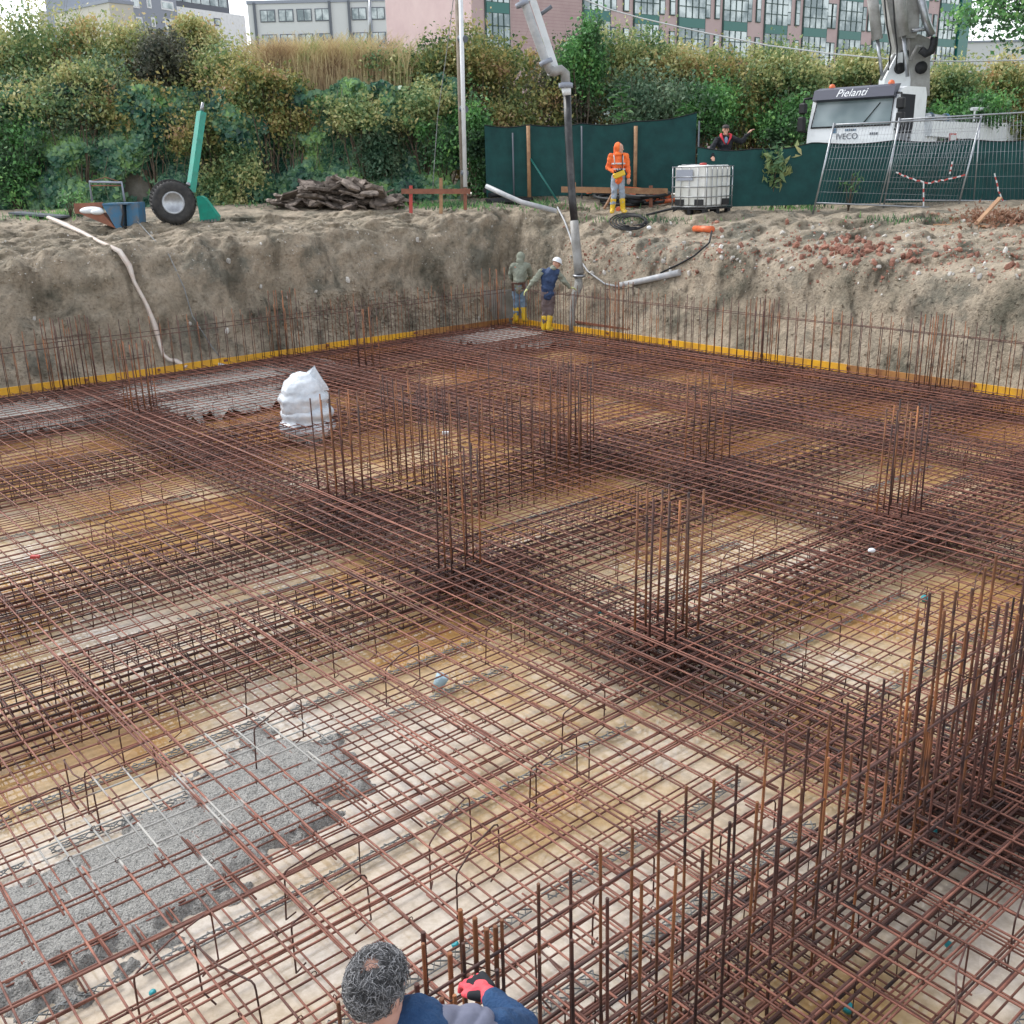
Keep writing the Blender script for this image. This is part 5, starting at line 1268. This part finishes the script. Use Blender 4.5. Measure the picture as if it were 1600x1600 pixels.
def hand(wr,dr,side=1,r=.011,curl=.5,up=(0,0,1)):
    """palm and five fingers as primitives; dr=direction of the hand"""
    wr=Vector(wr); d=Vector(dr).normalized(); u=Vector(up); sdv=d.cross(u).normalized(); n_=sdv.cross(d)
    pr=[('c',wr,.026,wr+d*.05,.030)]
    k=r/.011
    for i,(o_,L) in enumerate(((-.033,.070),(-.011,.080),(.011,.074),(.033,.058))):
        a=wr+d*.075*k+sdv*o_*k; pr.append(('c',wr+d*.03+sdv*o_*.7*k,.016*k,a,.0125*k)); m_=a+(d-n_*curl*.6).normalized()*L*.5*k; e=m_+(d*(1-curl)-n_*curl).normalized()*L*.5*k
        pr+=[('c',a,r,m_,r*.95),('c',m_,r*.95,e,r*.8)]
    a=wr+d*.03-sdv*.03*side; pr+=[('c',wr+d*.01-sdv*.015*side,.018*k,a-sdv*.02*side+d*.015,.013*k),('c',a-sdv*.02*side+d*.015,.013*k,a-sdv*.03*side+d*.045-n_*.01,.010*k)]
    return pr
def head_prims(h,f,tilt=None):
    """h centre of head, f facing direction"""
    h=Vector(h); f=Vector(f).normalized(); u=Vector((0,0,1)); s=f.cross(u).normalized(); u=s.cross(f)
    rot=Matrix((s,f,u)).transposed()
    return [('e',h+u*.02,(.075,.095,.105),rot),('e',h-u*.05+f*.025,(.055,.065,.07),rot),('c',h+f*.095-u*.005,.012,h+f*.112-u*.03,.016),('e',h+f*.078-u*.07,(.024,.016,.010),rot),('e',h+f*.07-u*.105,(.03,.03,.02),rot),
            ('e',h+s*.078-u*.01,(.012,.022,.034),rot),('e',h-s*.078-u*.01,(.012,.022,.034),rot),('e',h+f*.082+u*.022,(.06,.018,.012),rot)],s,f,u
def face_bits(t,h,s,f,u,lm='blackc'):
    h=Vector(h)
    for q_ in(-1,1): MB().ball(h+f*.088+s*q_*.031+u*.004,.0125,6).build('eye','blackc',t)
def person(label,foot,J,top,legs,boots,hands,rt=1.0,sleeve=None,vox=.016,hood=None,facing=(0,1,0),gloves=None):
    foot=Vector(foot); t=thing('person',label,'person',foot)
    g=lambda k: foot+Vector(J[k])
    hp,s,f,u=head_prims(g('head'),facing)
    arms=[]
    for sd_ in('l','r'): arms+=chain([g(sd_+'sh'),g(sd_+'el'),g(sd_+'wr')],[.048,.038,.027])
    body=hp+chain([g('pelvis'),g('chest'),g('neck'),g('head')-u*.05],[.12,.13,.055,.05])+arms
    for sd_ in('l','r'):
        body+=chain([g('pelvis')+Vector((.09*(1 if sd_=='r' else -1),0,-.03)),g(sd_+'kn'),g(sd_+'an')],[.075,.055,.04])
    body+=[('c',g('chest')+Vector((0,0,.12)),.08,g('lsh'),.055),('c',g('chest')+Vector((0,0,.12)),.08,g('rsh'),.055)]
    for sd_,k in(('l',-1),('r',1)): body+=hand(g(sd_+'wr'),hands[sd_],k,.0115)
    organic('body',body,.011,'skin',t,2)
    face_bits(t,g('head'),s,f,u)
    tp_=chain([g('pelvis')+Vector((0,0,-.05)),g('pelvis')+Vector((0,0,.12)),g('chest'),g('chest')+Vector((0,0,.17))],[.155,.15,.165,.10])
    tp_+=[('e',g('chest')+Vector((0,0,.04)),(.20,.135,.2)),('c',g('lsh'),.082,g('rsh'),.082),('c',g('neck')-Vector((0,0,.03)),.075,g('neck')+Vector((0,0,.0)),.07)]
    sl_=[]
    for sd_ in('l','r'): sl_+=chain([g(sd_+'sh'),g(sd_+'el'),g(sd_+'wr').lerp(g(sd_+'el'),.1)],[.078,.064,.045])
    if sleeve: organic('vest',tp_,vox,top,t,3,.034,8); organic('sleeves',sl_+[('c',g('neck')-Vector((0,0,.01)),.07,g('neck')+Vector((0,0,.035)),.066)],vox,sleeve,t,3,.03,10)
    else: organic('jacket',tp_+sl_,vox,top,t,3,.034,8)
    tr=[('e',g('pelvis'),(.165,.13,.14))]
    for sd_,k in(('l',-1),('r',1)): tr+=chain([g('pelvis')+Vector((.085*k,0,-.04)),g(sd_+'kn'),g(sd_+'an').lerp(g(sd_+'kn'),.25)],[.105,.078,.062])
    organic('trousers',tr,vox,legs,t,3,.028,9)
    if boots:
        for sd_ in('l','r'):
            a=g(sd_+'an'); k_=g(sd_+'kn'); td=Vector(J.get(sd_+'toe',(0,.15,0)))
            organic('boot',chain([a.lerp(k_,.62),a.lerp(k_,.3),a-Vector((0,0,.015)),a+td*.9-Vector((0,0,.045))],[.078,.068,.062,.048])+[('e',a+td*.5-Vector((0,0,.06)),(.05+abs(td.x)*.3,.05+abs(td.y)*.5,.03))],.014,boots,t,2)
    if gloves:
        for sd_,k in(('l',-1),('r',1)): organic('glove',hand(g(sd_+'wr'),hands[sd_],k,.0145)+[('c',g(sd_+'wr'),.035,g(sd_+'wr').lerp(g(sd_+'el'),.15),.04)],.009,gloves,t,1)
    return t,g,(s,f,u)
def hood_on(t,c,f,u,m,vox=.014):
    c=Vector(c); o=organic('hood',[('e',c-f*.035+u*.03,(.108,.118,.128)),('e',c-f*.06-u*.08,(.10,.09,.11)),('e',c-u*.14-f*.01,(.12,.11,.07))],vox,m,t,2,.012,9); return o
# worker with sage hoodie
f1=G(812,504,.04)
J=dict(pelvis=(0.0,0,.93),chest=(.03,.06,1.24),neck=(.05,.10,1.46),head=(.07,.15,1.60),lsh=(-.16,.05,1.41),rsh=(.22,.08,1.41),lel=(-.20,.2,1.14),rel=(.30,.25,1.18),lwr=(-.10,.38,1.0),rwr=(.22,.45,1.06),lkn=(-.08,.04,.5),rkn=(.09,.03,.5),lan=(-.09,0,.1),ran=(.12,-.02,.1),ltoe=(-.03,.15,0),rtoe=(.06,.14,0))
t,g,(s,f,u)=person('person in sage green hoodie with hood up, jeans and yellow boots, back turned',f1,J,'sage','jeans','boot',dict(l=(.5,.8,-.2),r=(.2,.9,0)),facing=(.35,.9,-.25),gloves='hiyel')
hood_on(t,g('head'),f,u,'sage')
m=MB(); m.lathe([(.155,-.025),(.17,-.025),(.17,.025),(.155,.025)],g('pelvis')+Vector((0,0,.07)),20); m.box(g('pelvis')+Vector((-.15,-.06,-.02)),(.07,.1,.2)); m.box(g('pelvis')+Vector((.12,-.1,-.0)),(.1,.06,.14)); m.build('tool_belt','belt',t)
# worker with helmet
f2=G(853,518,.0)
J=dict(pelvis=(.06,0,.95),chest=(.10,.0,1.26),neck=(.19,.02,1.47),head=(.27,.05,1.60),lsh=(-.08,.0,1.42),rsh=(.28,.03,1.40),lel=(-.28,-.02,1.22),rel=(.46,.05,1.18),lwr=(-.42,.02,1.04),rwr=(.58,.1,1.03),lkn=(-.01,.03,.5),rkn=(.12,.02,.5),lan=(-.05,.06,.1),ran=(.06,-.04,.1),ltoe=(.02,.14,0),rtoe=(.10,.10,0))
t,g,(s,f,u)=person('person in white helmet and navy vest with yellow boots, gripping the hose end',f2,J,'navy','brownt','boot',dict(l=(-.6,0,-.6),r=(.9,.2,-.1)),sleeve='sage',facing=(.8,.45,-.45),gloves='hiyel')
hc=g('head')+u*.045
MB().lathe([(.135,-.01),(.118,.0),(.116,.03),(.10,.075),(.06,.11),(0,.125)],hc,22,u).build('helmet','white',t)
MB().box(hc+f*.12-u*.0,(.10,.06,.012),Matrix((s,f,u)).transposed()).build('helmet_peak','white',t)
organic('collar',[('e',g('neck')+Vector((-.01,-.01,.03)),(.10,.09,.055))],.014,'sage',t,2)
# orange worker
f3=T(965,334)
J=dict(pelvis=(0,0,.93),chest=(-.0,.0,1.24),neck=(.0,-.01,1.47),head=(.02,-.03,1.61),lsh=(-.19,0,1.42),rsh=(.19,0,1.42),lel=(-.27,-.02,1.14),rel=(.27,.02,1.14),lwr=(-.10,-.2,1.02),rwr=(.26,-.10,.88),lkn=(-.10,-.03,.5),rkn=(.10,-.03,.5),lan=(-.14,0,.1),ran=(.14,0,.1),ltoe=(-.03,-.15,0),rtoe=(.06,-.15,0))
t,g,(s,f,u)=person('person in orange hooded jacket and yellow boots holding a yellow remote control',f3,J,'hiviz','ljeans','boot',dict(l=(.8,-.3,-.1),r=(0,-.2,-1)),facing=(.75,-.65,-.02))
hood_on(t,g('head'),f,u,'hiviz')
# open face: bring the face forward
organic('face',[(q_[0],Vector(q_[1])+f*.02)+tuple(q_[2:]) if q_[0]=='e' else ('c',q_[1]+f*.02,q_[2],q_[3]+f*.02,q_[4]) for q_ in head_prims(g('head'),f)[0][:5]],.010,'skin',t,2)
for zz in (.93+.17,1.24):
    MB().lathe([(.172,-.022),(.188,-.018),(.188,.018),(.172,.022)],Vector((g('chest').x,g('chest').y,f3.z+zz)),24).build('reflective_band','reflect',t)
for k in(-1,1): MB().tube([g('chest')+Vector((.10*k,-.16,-.02)),g('chest')+Vector((.115*k,-.12,.16)),g('chest')+Vector((.12*k,-.02,.24))],.014,5).build('reflective_strap','reflect',t)
MB().tube([g('neck')+Vector((.1,-.08,0)),g('chest')+Vector((.09,-.19,-.05)),g('pelvis')+Vector((.08,-.22,.12))],.012,5).build('carrying_strap','blackc',t)
rc=thing('remote_control','yellow pump remote control box held at the belly of the orange worker','remote control',g('pelvis')+Vector((0,-.27,.05)))
cc=g('pelvis')+Vector((0,-.27,.05)); ro=Matrix.Rotation(-.35,3,'Y')
MB().box(cc,(.30,.16,.14),ro,bev=.02).build('case','yellowb',rc)
MB().box(cc+Vector((-.02,-.02,.08)),(.22,.1,.03),ro).build('control_panel','blackc',rc)
for k in range(4): MB().tube([cc+ro@Vector((-.09+.06*k,-.02,.08)),cc+ro@Vector((-.09+.06*k,-.02,.15))],.010,6).build('joystick','blackc',rc)
# man behind the low net
f4=Vector((P(1132,240,28.75).x,28.75,0)); f4.z=P(1132,203,28.75).z-1.60
J=dict(pelvis=(0,0,.93),chest=(0,0,1.22),neck=(0,-.02,1.44),head=(-.0,-.04,1.60),lsh=(-.20,0,1.37),rsh=(.20,0,1.37),lel=(-.36,-.15,1.14),rel=(.44,-.02,1.30),lwr=(-.38,-.42,.93),rwr=(.62,-.06,1.53),lkn=(-.1,0,.5),rkn=(.1,0,.5),lan=(-.12,0,.1),ran=(.12,0,.1),ltoe=(0,-.15,0),rtoe=(0,-.15,0))
t,g,(s,f,u)=person('person in black red lined jacket and cap behind the low net, one arm raised',f4,J,'blackc','blackc','blackc',dict(l=(-.1,-.8,-.4),r=(.6,-.1,.5)),facing=(-.05,-1,-.05))
hc=g('head')+u*.05
MB().lathe([(.092,-.01),(.096,.02),(.085,.055),(.05,.075),(0,.08)],hc-f*.005,18,u).build('cap',mat('grey brown cap',(.06,.05,.05),.8),t); MB().box(hc+f*.115,(.12,.09,.012),Matrix((s,f,u)).transposed(),).build('cap_peak','blackc',t)
m=MB(); 
for k in(-1,1): m.tube([g('neck')+Vector((.10*k,.03,.06)),g('neck')+Vector((.13*k,-.06,.03)),g('neck')+Vector((.11*k,-.13,-.04)),g('chest')+Vector((.03*k,-.17,.02))],[.03,.038,.028,.012],8)
m.build('red_collar','redc',t)
MB().ball(g('chest')+Vector((0,-.145,.12)),(.05,.03,.09),8).build('shirt','jeans',t)

# foreground bending man
M['hair']=mat('grey curly hair',(.05,.05,.052),.7,0,(.16,.16,.165),30,0,ramp=(.45,.62)); M['hairl']=mat('light grey hair',(.34,.34,.35),.6)
M['fleece']=mat('navy fleece',(.012,.045,.12),.95,0,(.02,.065,.155),12,.5,90); M['quilt']=mat('grey quilted vest',(.13,.14,.20),.55,0,(.19,.20,.27),4,.2,40); M['glove']=mat('red knit glove',(.75,.06,.09),.85,0,(.85,.12,.14),20,.4,160)
M['skin2']=mat('weathered skin',(.52,.27,.20),.5,0,(.62,.36,.28),12)
Hc=G(588,1541,1.42)
def g2(x,y,z): return G(x,y,z)
nk=g2(652,1606,1.27); sp=g2(712,1700,1.10); pv=g2(720,1860,.78); rs_=g2(775,1622,1.14); re_=g2(812,1608,.95); rw=g2(764,1556,.93); ls_=g2(600,1660,1.14); le=g2(585,1700,.86); lw=g2(668,1625,.80)
t=thing('person','grey haired balding person in navy fleece, grey quilted vest and red gloves, bending over bars','person',Vector((pv.x,pv.y,-.35)))
# head facing down-forward to the right
f=Vector((.45,.75,-.62)).normalized(); s=f.cross(Vector((0,0,1))).normalized(); u=s.cross(f)
rot=Matrix((s,f,u)).transposed()
hd=[('e',Hc+u*.01,(.078,.10,.10),rot),('e',Hc-u*.05+f*.03,(.058,.068,.075),rot),('c',Hc+f*.10-u*.01,.011,Hc+f*.118-u*.035,.016),('e',Hc+f*.08-u*.075,(.025,.016,.010),rot),('e',Hc+s*.083-u*.015-f*.005,(.010,.024,.036),rot),('e',Hc-s*.083-u*.015-f*.005,(.010,.024,.036),rot),('e',Hc+f*.088+u*.02,(.055,.016,.012),rot)]
leg=[]
for k in(-1,1):
    hp_=pv+Vector((.10*k,0,-.03)); kn=hp_+Vector((.05*k,.12,-.45)); an=Vector((hp_.x+.06*k,hp_.y-.08,-.28)); leg+=chain([hp_,kn,an],[.09,.06,.042])+[('c',an,.045,an+Vector((.02*k,.16,-.05)),.04)]
hr=(g2(737,1530,.93)-rw).normalized(); hl=(g2(705,1598,.80)-lw).normalized()
organic('body',hd+chain([Hc-u*.06+s*.02,nk,sp,pv],[.052,.062,.13,.13])+[('c',nk,.07,rs_,.06),('c',nk,.07,ls_,.06)]+chain([rs_,re_,rw],[.055,.042,.03])+chain([ls_,le,lw],[.055,.042,.03])+leg,.008,'skin2',t,2)
face_bits(t,Hc,s,f,u)
# hair: cap leaving the bald crown open, and curls
bald=(P(577,1503,Hc.y)-Hc).normalized(); bald=(Hc+ (CAMP-Hc).normalized()*.08 + (G(577,1512,1.45)-Hc)*.75 - Hc).normalized()
hm=MB(); hm.ball((0,0,0),(.086,.106,.106),22)
V=[];keep={}
for i,v in enumerate(hm.v):
    d=(rot@Vector(v)); dn=d.normalized(); k=1+.05*noise.fractal(dn*9,1,2,3); V.append(tuple(Hc+u*.012-f*.006+d*k))
Fs=[]
for fc in hm.f:
    c_=sum((rot@Vector(hm.v[i]) for i in fc),Vector())/4; dn=c_.normalized()
    if dn.dot(bald)>.95+.05*noise.noise(dn*12): continue
    if dn.dot(f)>.45-(.0 if dn.dot(u)>.4 else .25): continue
    if dn.dot(u)<(-.55 if dn.dot(f)>0 else -.97): continue
    Fs.append(fc)
hb=MB().add(V,Fs,True).build('hair','hair',t)
cu=MB(); cl2=MB()
for i in range(5200):
    d=Vector((random.gauss(0,1),random.gauss(0,1),random.gauss(0,1))).normalized()
    b_=d.dot(bald)
    if b_>.985 or (b_>.91 and random.random()<(b_-.90)*9): continue
    if d.dot(f)>.42-(.0 if d.dot(u)>.4 else .22) or d.dot(u)<(-.6 if d.dot(f)>0 else -.99): continue
    p=Hc+u*.012-f*.006+rot@Vector(((rot.transposed()@d).x*.085,(rot.transposed()@d).y*.105,(rot.transposed()@d).z*.105))
    tn=d.orthogonal().normalized(); tn=(Matrix.Rotation(random.random()*6.3,3,d)@tn); fall=(-u*.6+tn*.7-d*.0).normalized(); fall=(fall-d*fall.dot(d)).normalized(); sd_=d.cross(fall)
    R_=random.uniform(.004,.009); ph=random.random()*6; pl=[]
    L=random.uniform(.015,.035)
    for k in range(7):
        a=ph+k*.75; pl.append(p+d*(.003+R_*.5*(1+math.sin(a)))+fall*L*k/6+sd_*R_*math.cos(a))
    (cl2 if random.random()<.36 else cu).tube(pl,[.0009,.0011,.0011,.001,.0009,.0007,.0004],4,caps=False)
cu.build('curls','hair',hb); cl2.build('grey_curls','hairl',hb)
# clothes
organic('fleece',chain([nk-f*.0,sp,pv+Vector((0,0,.05))],[.10,.165,.17])+[('c',nk-Vector((0,0,.03)),.085,rs_,.082),('c',nk-Vector((0,0,.03)),.085,ls_,.082)]+chain([rs_,re_,rw.lerp(re_,.15)],[.085,.068,.046])+chain([ls_,le,lw.lerp(le,.15)],[.085,.068,.046]),.010,'fleece',t,3,.012,14)
ax=(Hc-nk).normalized()
organic('collar',[('c',nk+ax*.0+s*.03,.085,nk+ax*.045+s*.03,.078),('e',nk+ax*.03-f*.03+s*.05,(.095,.085,.06))],.008,'fleece',t,2,.01,16)
m=organic('quilted_vest',chain([nk.lerp(sp,.28),sp,pv+Vector((0,0,.08))],[.125,.182,.185])+[('c',nk.lerp(sp,.3),.11,rs_.lerp(nk,.30),.092),('c',nk.lerp(sp,.3),.11,ls_.lerp(nk,.30),.092)],.009,'quilt',t,3)
axv=(sp-nk).normalized()
for v in m.data.vertices:
    w_=Vector(v.co)+Vector(t.location); q_=(w_-nk).dot(axv)+.18*abs((w_-nk).dot(s)); v.co+=v.normal*.010*(abs(math.sin(q_*55))**.5-.6)
trs=[('e',pv,(.18,.15,.14))]
for k in(-1,1):
    hp_=pv+Vector((.10*k,0,-.03)); kn=hp_+Vector((.05*k,.12,-.45)); an=Vector((hp_.x+.06*k,hp_.y-.08,-.28)); trs+=chain([hp_,kn,an+Vector((0,0,.06))],[.115,.085,.07])
organic('trousers',trs,.014,'jeans',t,3,.012,10)
for wr_,hh,sd_ in((rw,hr,1),(lw,hl,-1)):
    organic('glove',hand(wr_,hh,sd_,.0125,.75)+[('c',wr_,.036,wr_-hh*.05,.038)],.006,'glove',t,1)
# dark finger coating of the right glove
organic('fingertips',[p_ for p_ in hand(rw,hr,1,.0142,.75)[2:] if p_[0]=='c'][2::3],.006,'blackc',t,1)
# column stub being tied in front of him
def stub_near():
    t=thing('column_stub','low stub of thick ribbed bars in front of the bending worker gloves','column rebar',G(725,1500,0),0,'column starter bar cages')
    for x,y,z in ((661,1456,.92),(719,1421,.95),(742,1434,.95),(760,1451,.95),(774,1447,.9),(703,1489,.9),(651,1537,.9),(690,1560,.85)):
        b=G(x,y,z); m=MB(); ribbed(m,(b.x+random.uniform(-.01,.01),b.y,-.33),b,.0095); m.build('bar','rebar_v' if random.random()<.6 else 'rebar_d',t)
    for z in(.7,):
        c=[G(655,1470,.92),G(719,1425,.95),G(776,1450,.92),G(700,1500,.9)]
        c=[Vector((q_.x,q_.y,z)) for q_ in c]; MB().tube(c,.004,5,closed=True).build('tie','rebar_d',t)
stub_near()
